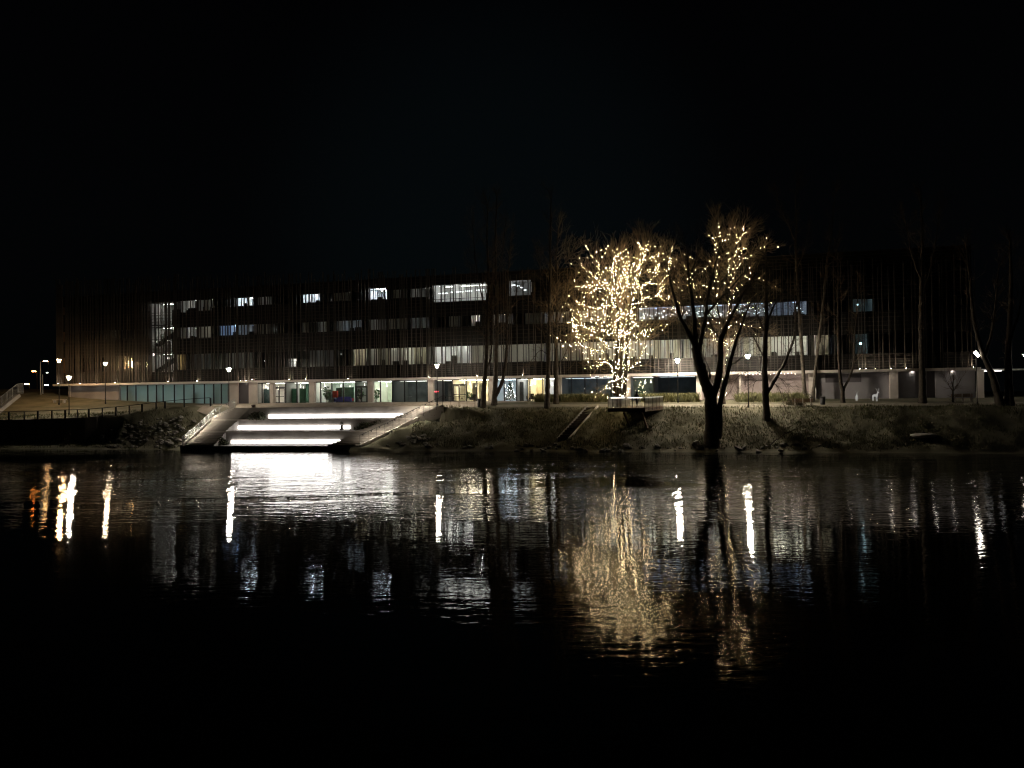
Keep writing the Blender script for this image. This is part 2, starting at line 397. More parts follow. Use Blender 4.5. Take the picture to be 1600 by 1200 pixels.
def room(u0, u1, z0, z1, b, tint=(1, .93, .82), depth=4.5, v=.5, wall=(.6, .58, .55), strips=2, back=None, drop=.9, along='x', furn=True, ext=.06, win=None, vis=1.0):
    """an interior behind a window: five walls and ceiling light bars; b = wanted wall brightness"""
    global RC; RC += 1
    x0, x1, y0, y1, a, c = u0 - ext, u1 + ext, v, v + depth, z0 - drop, z1 + .35
    wm = mat('room_wall_%d_%d_%d' % tuple(int(k * 100) for k in wall), wall, .9, .05, .5)
    q = MB(); q.add([(x0, y0, a), (x1, y0, a), (x1, y1, a), (x0, y1, a), (x0, y0, c), (x1, y0, c), (x1, y1, c), (x0, y1, c)],
                    [(0, 1, 2, 3), (4, 7, 6, 5), (0, 3, 7, 4), (1, 5, 6, 2)]); q.build('room_shell', wm, bld)
    bm_ = wm if back is None else mat('room_back_%d_%d_%d' % tuple(int(k * 100) for k in back), back, .9, .3, .8)
    MB().box(x0, x1, y1, y1 + .05, a, c).build('room_wall', bm_, bld)
    A = 2 * ((x1 - x0) * depth + (x1 - x0) * (c - a) + depth * (c - a))
    pw = .16; P = 0; pl = []
    for i in range(strips):
        if along == 'x':
            y = y0 + depth * (i + .7) / (strips + .3); pl.append((x0 + .4, x1 - .4, y, y + pw)); P += (x1 - x0 - .8) * pw
        else:
            x = x0 + (x1 - x0) * (i + .5) / strips; pl.append((x, x + pw, y0 + .8, y1 - .5)); P += (depth - 1.3) * pw
    s = b * A / (1.5 * P); s = round(s * 4) / 4 if s > 1 else s
    em = emit('room_light_%.2f_%d_%d' % (s, tint[1] * 100, tint[2] * 100), tint, s)
    if z0 > 4 and b > .03:
        sp_ = emit('room_spot_%d' % int(tint[2] * 100), tint, max(3, 8 * b + 3)); W_ = x1 - x0
        for i in range(max(1, int(W_ / 2.2))):
            xx, yy = random.uniform(x0 + .3, x1 - .3), random.uniform(v + .8, v + 2.5); MB().lathe([(.07, -.02), (.07, 0)], 8, (xx, yy, c - .25 - random.uniform(0, .25))).build('room_spot', sp_, bld)
        for i in range(0 if 13.5 < z0 < 14 or not furn else max(1, int(W_ / 1.4))):
            xx = random.uniform(x0 + .2, x1 - .9); hh_ = random.uniform(.25, 1.1); q = MB(); q.box(xx, xx + random.uniform(.4, 1.3), v + .75, v + 1.2, a, z0 + hh_ * (z1 - z0) * .45); q.build('room_furniture', FURN, bld)
        if W_ > 4.5:
            xx = lerp(x0, x1, random.uniform(.3, .7)); MB().box(xx, xx + .12, v + .7, y1 - .05, a + .01, c - .01).build('room_partition', wm, bld)
    for (xa, xb, ya, yb) in pl: MB().box(xa, xb, ya, yb, c - .06, c - .04).build('ceiling_light', em, bld)
CURT = cloth('curtain_cloth', (.62, .58, .50)); CURTB = cloth('blind_cloth', (.50, .54, .60)); CURTY = cloth('yellow_curtain_cloth', (.70, .52, .28))
def curtain(u0, u1, z0, z1, m_=CURT, v=.62):
    q = MB(); k = max(4, int((u1 - u0) / .12)); pts = [(lerp(u0, u1, i / k), v + (.05 if i % 2 else -.02)) for i in range(k + 1)]
    vs_ = [(x, y, z0 - .1) for x, y in pts] + [(x, y, z1 + .1) for x, y in pts]
    q.add(vs_, [(i, i + 1, k + 2 + i, k + 1 + i) for i in range(k)]); return q.build('curtain', m_, bld)

COOL, WARM, NEUT, BLUE = (.80, .90, 1), (1, .88, .68), (1, .96, .88), (.45, .65, 1)
# (row, px0, px1, brightness, tint, curtain kind, strips, bottom/top offsets)
LIT = [
 (3, 280, 304, .13, NEUT, '', 1, -.55, 0), (3, 307, 330, .045, NEUT, 'h', 1, -.5, 0), (3, 358, 362, .20, WARM, 'c', 1, 0, 0), (3, 368, 393, 1.2, COOL, 'h', 2, 0, 0),
 (3, 462, 468, .06, NEUT, 'c', 1, 0, 0), (3, 472, 483.5, 1.1, COOL, '', 2, 0, 0), (3, 486, 497, 1.0, COOL, '', 2, 0, 0), (3, 577, 602, 1.4, COOL, 'h', 2, 0, .05),
 (3, 612, 628, .02, NEUT, 'h', 1, 0, 0), (3, 676, 760, .34, NEUT, '', 2, -.85, .3), (3, 795, 830, .02, NEUT, '', 1, -.5, .2),
 (2, 280, 303, .09, NEUT, 'h', 1, -.3, 0), (2, 307, 330, .06, WARM, 'h', 1, -.3, 0), (2, 342, 365, .55, BLUE, 'b', 2, 0, 0), (2, 368, 393, .22, COOL, 'b', 1, 0, 0),
 (2, 400, 423, .03, NEUT, 'c', 1, 0, 0), (2, 470, 480, .04, NEUT, 'c', 1, 0, 0), (2, 494, 510, .03, NEUT, 'h', 1, 0, 0), (2, 525, 562, .06, COOL, 'h', 1, 0, 0),
 (2, 640, 668, .12, COOL, 'c', 1, 0, 0), (2, 735, 748, .45, NEUT, 'h', 1, 0, 0), (2, 700, 716, .03, NEUT, 'c', 1, 0, 0), (2, 820, 846, .03, NEUT, 'c', 1, 0, 0), (2, 850, 880, .05, COOL, 'h', 1, 0, 0),
 (2, 997, 1062, .07, BLUE, '', 2, -.1, .1), (2, 1066, 1136, .075, (.6, .75, 1), '', 2, -.1, .1), (2, 1140, 1202, .09, (.6, .75, 1), '', 2, -.1, .1), (2, 1206, 1262, .17, (.55, .72, 1), 'b', 2, -.1, .1),
 (2, 158, 180, .09, WARM, 'h', 1, 0, 0), (2, 575, 600, .03, NEUT, 'h', 1, 0, 0), (2, 605, 632, .04, NEUT, 'c', 1, 0, 0), (3, 640, 664, .03, NEUT, 'h', 1, 0, 0), (3, 400, 424, .03, NEUT, 'h', 1, 0, 0), (3, 520, 545, .02, NEUT, 'c', 1, 0, 0), (2, 770, 800, .04, NEUT, 'h', 1, 0, 0), (2, 905, 940, .05, COOL, 'h', 1, 0, 0),
 (1, 300, 330, .014, NEUT, 'h', 1, 0, 0), (1, 350, 380, .012, NEUT, 'h', 1, 0, 0), (1, 480, 520, .018, NEUT, 'h', 1, 0, 0),
 (2, 1334, 1366, .003, (.4, .8, 1), '', 1, 0, 0),
 (1, 274, 286, .20, WARM, 'y', 1, 0, 0), (1, 448, 461, .30, NEUT, 'h', 1, 0, -1.5), (1, 550, 570, .32, WARM, 'c', 2, 0, 0), (1, 575, 620, .22, (1, .93, .72), 'h', 2, 0, 0), (1, 622, 667, .42, (1, .93, .70), 'h', 2, 0, 0),
 (1, 676, 733, .32, NEUT, 'h', 2, 0, 0), (1, 735, 757, .16, NEUT, 'c', 1, 0, 0), (1, 760, 790, .24, NEUT, 'c', 1, 0, 0), (1, 793, 850, .26, NEUT, 'c', 2, 0, 0), (1, 853, 905, .26, NEUT, 'c', 2, 0, 0), (1, 908, 960, .30, WARM, 'h', 2, 0, 0),
 (1, 963, 998, .2, NEUT, 'h', 1, 0, 0), (1, 1001, 1064, .28, (1, .95, .76), 'h', 2, 0, 0), (1, 1068, 1130, .14, NEUT, 'h', 1, 0, 0), (1, 1134, 1158, .2, NEUT, 'c', 1, 0, 0), (1, 1161, 1262, .42, (1, .93, .72), 'h', 2, 0, 0), (1, 1275, 1296, .40, WARM, 'c', 1, 0, 0),
 (1, 1300, 1312, .02, COOL, 'c', 1, 0, 0), (1, 1335, 1356, .003, (.4, .8, 1), '', 1, 0, 0),
]
TOW = (U(232.5), U(268))
for row, (z0, z1) in ROWS.items():
    lit = sorted([(U(a), U(c), br, ti, cu, st, o0, o1) for r_, a, c, br, ti, cu, st, o0, o1 in LIT if r_ == row], key=lambda k: k[0])
    blocks = [(a, c) for a, c, *_ in lit] + [TOW]
    for a, c, br, ti, cu, st, o0, o1 in lit:
        za, zb = z0 + o0, z1 + o1
        window(a, c, za, zb)
        room(a, c, za, zb, br * (.5 if cu in 'cyb' and cu else .85) * (random.choice([.7, 1.1, 1.6, 1.9]) if row == 1 else 1), ti, strips=st, depth=5.5 if c - a > 4 else 3.8, wall=(.62, .62, .62))
        if cu == 'c': curtain(a + .05, c - .05, za, zb)
        elif cu == 'y': curtain(a + .05, c - .05, za, zb, CURTY)
        elif cu == 'b': curtain(a + .1, lerp(a, c, .62), za, zb, CURTB)
        elif cu == 'h':
            x = a + .1
            while x < c - .4:
                w_ = random.uniform(.3, 1.0)
                if random.random() < .28: curtain(x, min(c - .1, x + w_), za, zb, v=random.choice([.62, .66]))
                x += w_ + random.uniform(.1, .6)
    # unlit windows fill the rest
    blocks.sort(); edges = [UL + .4] + [e_ for bl in blocks for e_ in bl] + [UR - .4]
    for i in range(0, len(edges), 2):
        a, c = edges[i] + .12, edges[i + 1] - .12
        if c - a < 1.0: continue
        nn = max(1, round((c - a) / 3.0)); ww = (c - a) / nn
        for j in range(nn): window(a + j * ww + .06, a + (j + 1) * ww - .06, z0, z1, nm=2)
    wall_q = MB(); 
# spandrels (cladding strips) between the window rows, with holes left where windows run taller
def spandrel(za, zb, cuts):
    q = MB(); xs_ = sorted(cuts); x = UL + .26
    for a, c, zlo, zhi in xs_:
        if a > x: q.box(x, a, .3, .5, za, zb)
        if zlo is not None and zlo > za: q.box(max(a, x), c, .3, .5, za, zlo)
        if zhi is not None and zhi < zb: q.box(max(a, x), c, .3, .5, zhi, zb)
        x = max(x, c)
    q.box(x, UR - .26, .3, .5, za, zb); q.build('spandrel', DARKW, bld)
TC = (TOW[0], TOW[1], None, None)
def cuts(row, lo):
    out = [TC] if True else []
    for r_, a, c, br, ti, cu, st, o0, o1 in LIT:
        z0, z1 = ROWS[row]
        if r_ == row and lo and o0 < 0: out.append((U(a), U(c), z0 + o0, None))
    return out
spandrel(3.36, 5.29, [(TOW[0], TOW[1], 5.1, None)]); spandrel(7.76, 10.35, cuts(2, 1)); spandrel(11.94, 14.72, cuts(3, 1))
q = MB(); x = UL + .26
for a, c in sorted([(U(676), U(760)), (U(795), U(830)), (U(577), U(602))]):
    q.box(x, a, .3, .5, 16.06, 17.4); q.box(a, c, .3, .5, 16.36, 17.4); x = c
q.box(x, UR - .26, .3, .5, 16.06, 17.4); q.build('spandrel', DARKW, bld)
# dark rooms behind the unlit windows
bbox('inner_wall', UL + .3, UR - .3, 6.3, 6.5, 3.4, 17.3, mat('unlit_room', (.03, .03, .03), .9, .2, .5))
# stair tower: three stacked glazed bays with landings and lamps
x0, x1 = TOW
zt = [5.1, 8.0, 12.2, 16.0]
for i in range(3):
    window(x0 + .05, x1 - .05, zt[i] + .12, zt[i + 1] - .12, nm=4)
for i, bb in enumerate((.20, .22, .22)):
    room(x0, x1, zt[i] + .9, zt[i + 1] - .35, bb, NEUT, depth=4, drop=.9, strips=1, ext=0, furn=False, wall=(.5, .49, .47))
q = MB(); zz = [(5.1, 9.2), (9.2, 13.2), (13.2, 15.2)]
for za, zb in zz[:2]:
    mid = (za + zb) / 2
    q.add([(x0 + .2, 1.2, za), (x1 - .2, 1.2, mid), (x1 - .2, 1.2, mid + .35), (x0 + .2, 1.2, za + .35), (x0 + .2, 2.2, za), (x1 - .2, 2.2, mid), (x1 - .2, 2.2, mid + .35), (x0 + .2, 2.2, za + .35)],
          [(0, 1, 2, 3), (7, 6, 5, 4), (0, 4, 5, 1), (3, 2, 6, 7), (0, 3, 7, 4), (1, 5, 6, 2)])
q.build('stair_flight', DARKW, bld)
for px, py, s in ((263, 559.5, .2), (240, 554, .13), (243, 534, .12), (263, 532, .12)):
    u = U(px, .9, py); z = atD(px, py, Bw(u, .9, 0).y).z - BZ
    MB().lathe([(.02, -s), (s, -s * .4), (s, s * .4), (.02, s)], 8, (u, .95, z)).build('wall_lamp', emit('stair_lamp', (1, .93, .85), 6), bld)
# row of cold little lights in the blue-lit upper rooms, and ceiling lamps of the curved corner room
P = []
for px in np.arange(1000, 1258, 4.2):
    if 1062 < px < 1066: continue
    for k in range(2):
        u = U(px + random.uniform(-2, 2), 1.4); P.append((u, 1.4 + random.uniform(-.3, 1), 11.0 + random.uniform(-.28, .5)))
dots('bulb', P, rng.uniform(.03, .07, len(P)), L_BULBW, bld, kind='stuff', label='cold white fairy lights strung inside the blue-lit upper rooms')
LEDI = emit('ceiling_led', (.95, .97, 1), 3.0)
for a, c, z in ((686, 700, 15.35), (705, 724, 15.45), (728, 738, 15.5), (745, 757, 15.55), (801, 806, 16.0), (808, 813, 15.85), (814.5, 818.5, 15.6), (819, 823, 15.25)):
    MB().box(U(a, 2), U(c, 2), 2.0, 2.3, z, z + .1).build('ceiling_lamp', LEDI, bld)
MB().box(U(678, 3), U(745, 3), 3.0, 3.05, 13.6, 14.75).build('lit_partition', mat('lit_white', (.85, .85, .85), .8, .05, 1), bld)
for px, z in ((1341, 11.3), (1345, 6.6)):
    MB().lathe([(.02, -.13), (.13, -.05), (.13, .06), (.02, .13)], 8, (U(px, .9), .9, z)).build('desk_lamp', emit('teal_lamp', (.6, .9, 1), 9), bld)
for px, z in ((406, 7.0), (413, 6.4), (533, 7.1), (657, 15.2), (519, 15.1), (432, 11.1)):
    MB().lathe([(.01, -.05), (.05, 0), (.01, .05)], 6, (U(px, .9), .9, z)).build('standby_light', emit('small_lamp', (.9, .95, 1), 4), bld)

# fins: slender verticals in front of the facade
def fin_top(u): return lerp(20.2, 15.9, (u - UL) / (UR - UL))
fin_meshes = {}
u = UL; pos = []
up_px = [94, 128, 153.5, 183.5, 221, 266, 310.5, 378, 387, 397, 454, 479, 546, 672, 747, 818, 872, 1342, 1352, 1366, 1390, 1414, 1518]
up_u = [U(p_, -.7) for p_ in up_px]
while u < UR and len(pos) < 272:
    if all(abs(u - k_) > .22 for k_ in up_u): pos.append((u, False))
    u += random.choice([.22, .32, .4, .45, .52, .62, .75]) * (.95 if u < U(240) else 1.08)
pos += [(k_, True) for k_ in up_u]
LAMPB = []
for u, up in sorted(pos):
    k_ = (random.choice([.05, .07, .09, .10]) if u > U(240) else random.choice([.08, .12, .16]), round((fin_top(u) + random.choice([-.5, 0, .2, .4])) * 2) / 2)
    if k_ not in fin_meshes: fin_meshes[k_] = MB().box(-k_[0] / 2, k_[0] / 2, -.09, .09, 0, k_[1] - 3.45).mesh('fin', BRONZE)
    link('fin', fin_meshes[k_], bld, loc=(u, -.72, 3.45))
upm = MB().lathe([(.045, 0), (.07, .05), (.07, .08)], 8).box(-.02, .02, .03, .3, -.06, .02).mesh('uplight_housing', IRON)
upl = MB().box(-.05, .05, -.05, .05, .081, .083).mesh('uplight_lens', L_UP)
for k_ in up_u:
    o = link('uplight', upm, bld, loc=(k_, -1.17, 3.42)); link('uplight_lens', upl, o)
# horizontal rails
for zs in ([3.75, 4.05, 4.35, 4.65, 4.95, 5.2], [8.1, 8.6, 9.1, 9.6, 10.1], [12.3, 12.8, 13.3, 13.8, 14.2], [16.3, 16.7, 17.1, 17.5]):
    for z in zs:
        xr = UL if z > 6 or True else U(185); MB().box(UL, UR, -.60, -.55, z - .03, z + .03).build('rail', BRONZE, bld)
# soffit downlights
dm = MB().lathe([(.09, -.02), (.09, 0)], 10).mesh('downlight', L_DOWN)
for i, px in enumerate(list(range(372, 940, 15)) + list(range(945, 1160, 19)) + [1170, 1186, 1202, 1220, 1232, 1243, 1262, 1299, 1324, 1363, 1388, 1427, 1456, 1491, 1520]):
    vv = (-.35, 1.3)[i % 2]; link('downlight', dm, bld, loc=(U(px + random.uniform(-3, 3), vv, 590), vv, 3.165))
for px in range(120, 372, 32): link('downlight', dm, bld, loc=(U(px, .2, 600), .2, 3.165), scale_note='small').scale = (.5, .5, 1)

# ground floor
GV = 2.6                                        # glazing line is set back under the upper floors
def gbox(name, p0, p1, v0, v1, z0, z1, m_, **kw): return bbox(name, U(p0, v0, 610), U(p1, v0, 610), v0, v1, z0, z1, m_, **kw)
gbox('grey_wall', 108, 186, .6, 1.0, -.5, 3.17, PLASTER)
gbox('end_pier', 106.5, 108.4, .3, .58, -.5, 3.17, CONC_P)
GH = 3.15
cols = [(388.5, 402), (421.5, 427), (483, 490.5), (574.5, 582), (668.5, 676.5), (764, 770), (871, 877), (977, 985), (1088, 1096), (1155, 1158), (1264.5, 1275), (1391, 1403.5), (1528, 1538)]
for i, (a, c) in enumerate(cols):
    gbox('column', a, c, .35 if i else .8, .95, -.4, 3.168, CONC_P)
gbox('entrance_wall', 357, 372, 1.0, 1.2, -.4, 3.168, CONC_P); gbox('dark_panel', 371.5, 391, 1.3, 1.4, -.3, 3.168, mat('charcoal_panel', (.11, .10, .11), .7, .1, .4))
# teal frosted lobby, left
TEALG = cloth('frosted_teal_glass', (.62, .72, .70), .85)
seg = [186, 199, 212.5, 231, 244.5, 255, 272.5, 287.5, 303, 319.5, 334, 346, 357]
for a, c in zip(seg[:-1], seg[1:]):
    u0, u1 = U(a, 1.0, 610), U(c, 1.0, 610); window(u0 + .04, u1 - .04, -.2, 3.1, v=1.0, nm=1, gl=TEALG)
room(U(186, 1.2), U(357, 1.2), -.2, 3.0,   .46, (.88, .98, 1), depth=4.5, v=1.3, strips=2, drop=.1, wall=(.45, .5, .5), ext=0)
for a, c in ((205, 211), (247, 253), (340, 345), (303, 313)): gbox('lobby_panel', a, c, 1.5, 1.55, -.2, random.choice([1.8, 2.4]), mat('lobby_dark', (.10, .12, .13), .6, .1, 1))
# central shop-front units
GREEN, GREY, CREAM, DKGY = (.10, .20, .14), (.30, .31, .30), (.66, .61, .48), (.10, .12, .13)
units = [(402, 409.5, 0), (409.5, 421.5, 0), (427, 446, 'd'), (446, 464, 0), (464, 483, 0), (490.5, 501, 0), (501, 518.5, 0), (518.5, 536.5, 0), (536.5, 555.5, 0), (555.5, 574.5, 'd'),
         (582, 594.5, 0), (594.5, 613, 0), (613, 632, 0), (632, 651, 0), (651, 668.5, 0), (676.5, 692, 0), (692, 707, 0), (707, 728.5, 'd'), (728.5, 745, 0), (745, 764, 0),
         (770, 788, 0), (788, 807, 0), (807, 828, 0), (828, 848, 0), (848, 871, 0), (877, 893, 0), (893, 914, 0), (914, 933, 0), (933, 955, 0), (955, 977, 0), (985, 1002, 0), (1002, 1022, 0), (1022, 1045, 0), (1045, 1088, 0)]
for a, c, kd in units:
    u0, u1 = U(a, GV, 610) + .02, U(c, GV, 610) - .02
    if kd == 'd':
        o = window(u0, u1, -.02, 3.1, v=GV, nm=1, name='entrance')
        w_ = u1 - u0; q = MB()
        for s0, s1 in ((.1, w_ / 2 - .01), (w_ / 2 + .01, w_ - .1)):
            q.box(s0, s0 + .1, -.07, -.045, 0, 2.3); q.box(s1 - .1, s1, -.07, -.045, 0, 2.3); q.box(s0 + .1, s1 - .1, -.07, -.045, 0, .14); q.box(s0 + .1, s1 - .1, -.07, -.045, 2.2, 2.3); q.box(s0 + .1, s1 - .1, -.07, -.045, .98, 1.06)
        q.box(.06, w_ - .06, -.07, -.045, 2.32, 2.48); q.build('door', FRAME, o)
    else: window(u0, u1, -.02, 3.1, v=GV, nm=1)
segs = [(402, 446, .34, (.55, .52, .48), (.62, .58, .52), NEUT), (446, 486, .22, (.5, .5, .47), GREEN, NEUT), (487, 555, .40, (.55, .56, .52), (.36, .44, .38), NEUT), (555, 578, .12, (.3, .33, .3), GREEN, NEUT),
        (579, 612, .42, (.6, .64, .55), (.55, .60, .50), NEUT), (613, 668, .07, (.35, .37, .36), (.26, .29, .29), NEUT), (672, 707, .06, (.3, .3, .3), DKGY, NEUT), (707, 768, .75, (.66, .62, .52), CREAM, WARM),
        (769, 806, .30, (.5, .52, .52), (.42, .45, .46), COOL), (807, 824, .30, (.5, .5, .5), (.3, .33, .35), NEUT), (824, 850, .75, (.68, .63, .50), (.70, .60, .40), WARM), (850, 874, .45, (.62, .62, .62), (.60, .62, .60), NEUT), (875, 980, .05, (.3, .32, .34), (.22, .25, .27), COOL), (982, 1022, .10, (.3, .32, .34), (.22, .25, .2), NEUT), (1023, 1090, .03, (.2, .2, .22), DKGY, COOL)]
for a, c, br, wl, bk, ti in segs:
    room(U(a, GV, 610) + .03, U(c, GV, 610) - .03, 0, 2.75, br * 1.3, ti, depth=5.5, v=GV + .2, wall=wl, back=bk, strips=2, drop=.0, ext=0, along='y' if c - a < 30 else 'x')
for a, c, br, *_ in segs:
    if br < .1: continue
    for k in range(max(1, int((c - a) / 11))):
        px = lerp(a + 3, c - 3, random.random()); v = random.uniform(3.4, 6); u = U(px, v, 600); z = random.uniform(2.25, 2.75)
        MB().lathe([(.07, 0), (.10, .06), (.03, .14), (.01, .5)], 8, (u, v, z - .3)).build('pendant_lamp', emit('pendant_glow', (1, .92, .78), 7), bld)
for a, c, z1, m_ in ((404, 420, 2.2, (.06, .12, .13)), (455, 463, 2.2, (.05, .14, .09)), (468, 478, 2.2, (.07, .16, .10)), (509, 517, 1.9, (.10, .13, .12)), (525, 535, 2.2, (.05, .13, .09)), (538, 553, 2.3, (.08, .17, .11)), (583, 586, 2.4, (.55, .6, .5)), (700, 705, 2.7, (.2, .2, .2)), (719, 727, 2.6, (.8, .75, .6)), (738, 745, 2.6, (.25, .22, .16)), (748, 757, 2.6, (.78, .70, .5)), (812, 818, 2.7, (.1, .1, .1))):
    gbox('interior_panel', a, c, GV + 1.6, GV + 1.68, 0, z1, mat('panel_%d_%d_%d' % tuple(int(k * 100) for k in m_), m_, .7, .2, 2))
# right-hand wall faces under the overhang
gbox('recess_wall', 1096, 1155, 2.6, 2.8, -.4, 3.168, mat('rosy_plaster', (.36, .30, .29), .85, .15, .5)); gbox('recess_wall', 1158, 1264.5, 1.8, 2.0, -.4, 3.168, mat('rosy_plaster', (.36, .30, .29), .85))
gbox('grey_wall', 1275.5, 1391, 1.0, 1.3, -.4, 3.168, PLASTER); gbox('dark_panel', 1290, 1346, .95, .997, 1.95, 2.95, mat('charcoal_panel', (.11, .10, .11), .7))
gbox('grey_wall', 1403.5, 1430, 1.4, 1.7, -.4, 3.168, PLASTER); gbox('grey_wall', 1430, 1448, 2.4, 2.6, -.4, 3.168, PLASTER); gbox('dark_panel', 1448, 1462, 2.4, 2.6, -.4, 3.168, mat('charcoal_panel', (.11, .10, .11), .7)); gbox('grey_wall', 1462, 1524, 1.4, 1.7, -.4, 3.168, PLASTER)
bbox('side_canopy', UR + .5, UR + 9, 3.0, 4.2, 3.1, 3.3, CEIL)
MB().box(UR + 1.2, UR + 3.6, 2.6, 2.75, 3.0, 3.1).build('tube_light', emit('tube_glow', (1, .95, .9), 2.5), bld)
# string of small lights along the soffit edge
P = [(U(px, -.98, 588), -1.0, 3.1 + .08 * math.sin(px * .5)) for px in list(np.arange(925, 975, 3.2)) + list(np.arange(1160, 1245, 5.5))]
dots('fairy_bulb', P, rng.uniform(.03, .055, len(P)), emit('pink_bulb', (1, .80, .72), 14), bld, kind='stuff')

# ------------------------------------------------------------------ terraced steps
st = thing('terraced_steps', 'wide pale concrete terraces stepping down to the water with glowing white light strips', 'steps')
EC = [edge_at(0, 334), edge_at(1, 353), edge_at(2, 373), edge_at(3, 390)]     # right edge of the left-hand flights
ED = [edge_at(0, 512), edge_at(1, 562), edge_at(2, 612), edge_at(3, 660)]       # left edge of the right-hand flights
def P2(v): return (v.x, v.y)
def back(v, dy): return (v.x, v.y + dy)
def proud(v, dy): return (v.x, v.y - dy)
for i in range(4):
    a, c = EA[i], EB[i]; lo = (LV[i - 1] - .3) if i else -1.5
    MB().prism([P2(a), P2(c), back(c, .35), back(a, .35)], lo, LV[i] - .10).build('riser', CONC_D if i == 0 else CONC, st)
    if i < 3:
        a2, c2 = EA[i + 1], EB[i + 1]
        MB().prism([proud(a, .07), proud(c, .07), back(c2, .34), back(a2, .34)], LV[i] - .098, LV[i]).build('tread', CONC, st)
        MB().prism([proud(a, .10), proud(c, .10), proud(c, .072), proud(a, .072)], LV[i] - .12, LV[i] + .006).build('nosing', CONC_P, st)
    else:
        MB().prism([proud(a, .06), proud(c, .06), back(c, .9), back(a, .9)], LV[i] - .098, LV[i] + .02).build('tread', CONC, st)
# flights beside the terraces
def flight(L, R, i, nst):
    for k in range(nst):
        t0, t1 = k / nst, (k + 1) / nst
        a0, a1 = L[i].lerp(L[i + 1], t0), L[i].lerp(L[i + 1], t1); b0, b1 = R[i].lerp(R[i + 1], t0), R[i].lerp(R[i + 1], t1)
        z = lerp(LV[i], LV[i + 1], (k + 1) / (nst + 1))
        MB().prism([P2(a0), P2(b0), P2(b1), P2(a1)], LV[i] - .05, z).build('step', CONC, st)
for i in range(3):
    A1 = [v + Vector((.12, 0, 0)) for v in EA]; B1 = [v + Vector((-.35, 0, 0)) for v in EB]
    flight(A1, EC, i, 8); flight(ED, B1, i, 8)
# pale sloping kerbs on both flanks
for E_, s in ((EA, -1), (EB, 1)):
    for i in range(3):
        a, c = E_[i], E_[i + 1]; o = Vector((.28 * s, 0, 0))
        MB().prism([P2(a), P2(a + o), P2(c + o), P2(c)] if s > 0 else [P2(a + o), P2(a), P2(c), P2(c + o)], [LV[i] - 1.2] * 2 + [LV[i + 1] - 1.2] * 2, [LV[i] + .14] * 2 + [LV[i + 1] + .14] * 2).build('kerb', CONC_P, st)
# light strips at the foot of the risers
def on_edge(i, px):                            # point on edge line i in column px
    lo, hi = 0.0, 1.0
    f = lambda t: (lambda p: 800 + F_PX * p.x / p.y - px)(EA[i].lerp(EB[i], t))
    for _ in range(40):
        md = (lo + hi) / 2
        if f(md) < 0: lo = md
        else: hi = md
    return EA[i].lerp(EB[i], lo)
for i, runs in ((3, [(420, 655)]), (2, [(354, 532.5), (537, 546)]), (1, [(361, 531)])):
    zb = LV[i - 1]
    for p0, p1 in runs:
        a, c = on_edge(i, p0), on_edge(i, p1)
        MB().prism([proud(a, .13), proud(c, .13), proud(c, .004), proud(a, .004)], zb + .10, zb + .52).build('light_strip', L_LED, st)
        MB().prism([proud(a, .15), proud(c, .15), proud(c, .004), proud(a, .004)], zb + .03, zb + .095).build('strip_tray', STEEL, st)

# planting at the ends of the light strips
SHRUB = mat('shrub_leaf', (.045, .05, .025), .8, .4, 6); SHRUB2 = mat('dry_leaf', (.12, .10, .06), .85, .4, 5)
def leaf_mass(name, pts, size, m_, parent=None, blade=False, **kw):
    P = np.asarray(pts, float); N = len(P); a = rng.normal(size=(N, 3)); a /= np.linalg.norm(a, axis=1, keepdims=True)
    if blade: a = np.stack([rng.normal(0, .3, N), rng.normal(0, .3, N), np.ones(N)], 1)
    b_ = np.cross(a, rng.normal(size=(N, 3))); b_ /= np.linalg.norm(b_, axis=1, keepdims=True) + 1e-9
    s = (size * rng.uniform(.6, 1.4, N))[:, None]
    wd = s * (.09 if blade else .45)
    V = np.stack([P - b_ * wd, P + b_ * wd, P + a * s * 1.0 + b_ * wd * (.2 if blade else .6), P + a * s - b_ * wd * (.2 if blade else .6)], 1).reshape(-1, 3)
    F = np.arange(N * 4).reshape(N, 4)
    return link(name, np_mesh(name, V, F, m_), parent, **kw)
def ell(c, r, n, flat=True):
    d = rng.normal(size=(n, 3)); d /= np.linalg.norm(d, axis=1, keepdims=True); d *= rng.uniform(.35, 1, (n, 1)) ** .5
    d = d * np.array(r); 
    if flat: d[:, 2] = np.abs(d[:, 2])
    return d + np.array(c)
def shrub(label, c, r, n, size=.14, m_=SHRUB, group=None):
    t_ = thing('shrub', label, 'shrub', c, 0, group)
    lump = np.concatenate([ell((random.uniform(-.6, .6) * r[0], random.uniform(-.5, .5) * r[1], 0), (r[0] * .6, r[1] * .7, r[2] * random.uniform(.6, 1)), n // 5) for _ in range(5)])
    leaf_mass('foliage', lump, size, m_, t_)
    tw = [(np.array([(0, 0, -.15), (random.gauss(0, .3) * r[0], random.gauss(0, .3) * r[1], r[2] * .5), (random.gauss(0, .5) * r[0], random.gauss(0, .5) * r[1], r[2] * .95)]), np.array([.02, .014, .006])) for _ in range(9)]
    V_, F_ = tubes_np(tw, 4); link('stem', np_mesh('stem', V_, F_, TWIG), t_, kind='stuff')
for i, p0, p1, lab in ((3, 392, 417, 'low dark shrub planted left of the top light strip'), (1, 337, 358, 'low dark shrub planted left of the bottom light strip'), (2, 556, 606, 'wide dark shrub planted right of the middle light strip')):
    a, c = on_edge(i, p0), on_edge(i, p1); md = (a + c) / 2; shrub(lab, (md.x, md.y - 1.0, LV[i - 1] + .02), ((c.x - a.x) / 2, .85, 1.15), 900, .13)

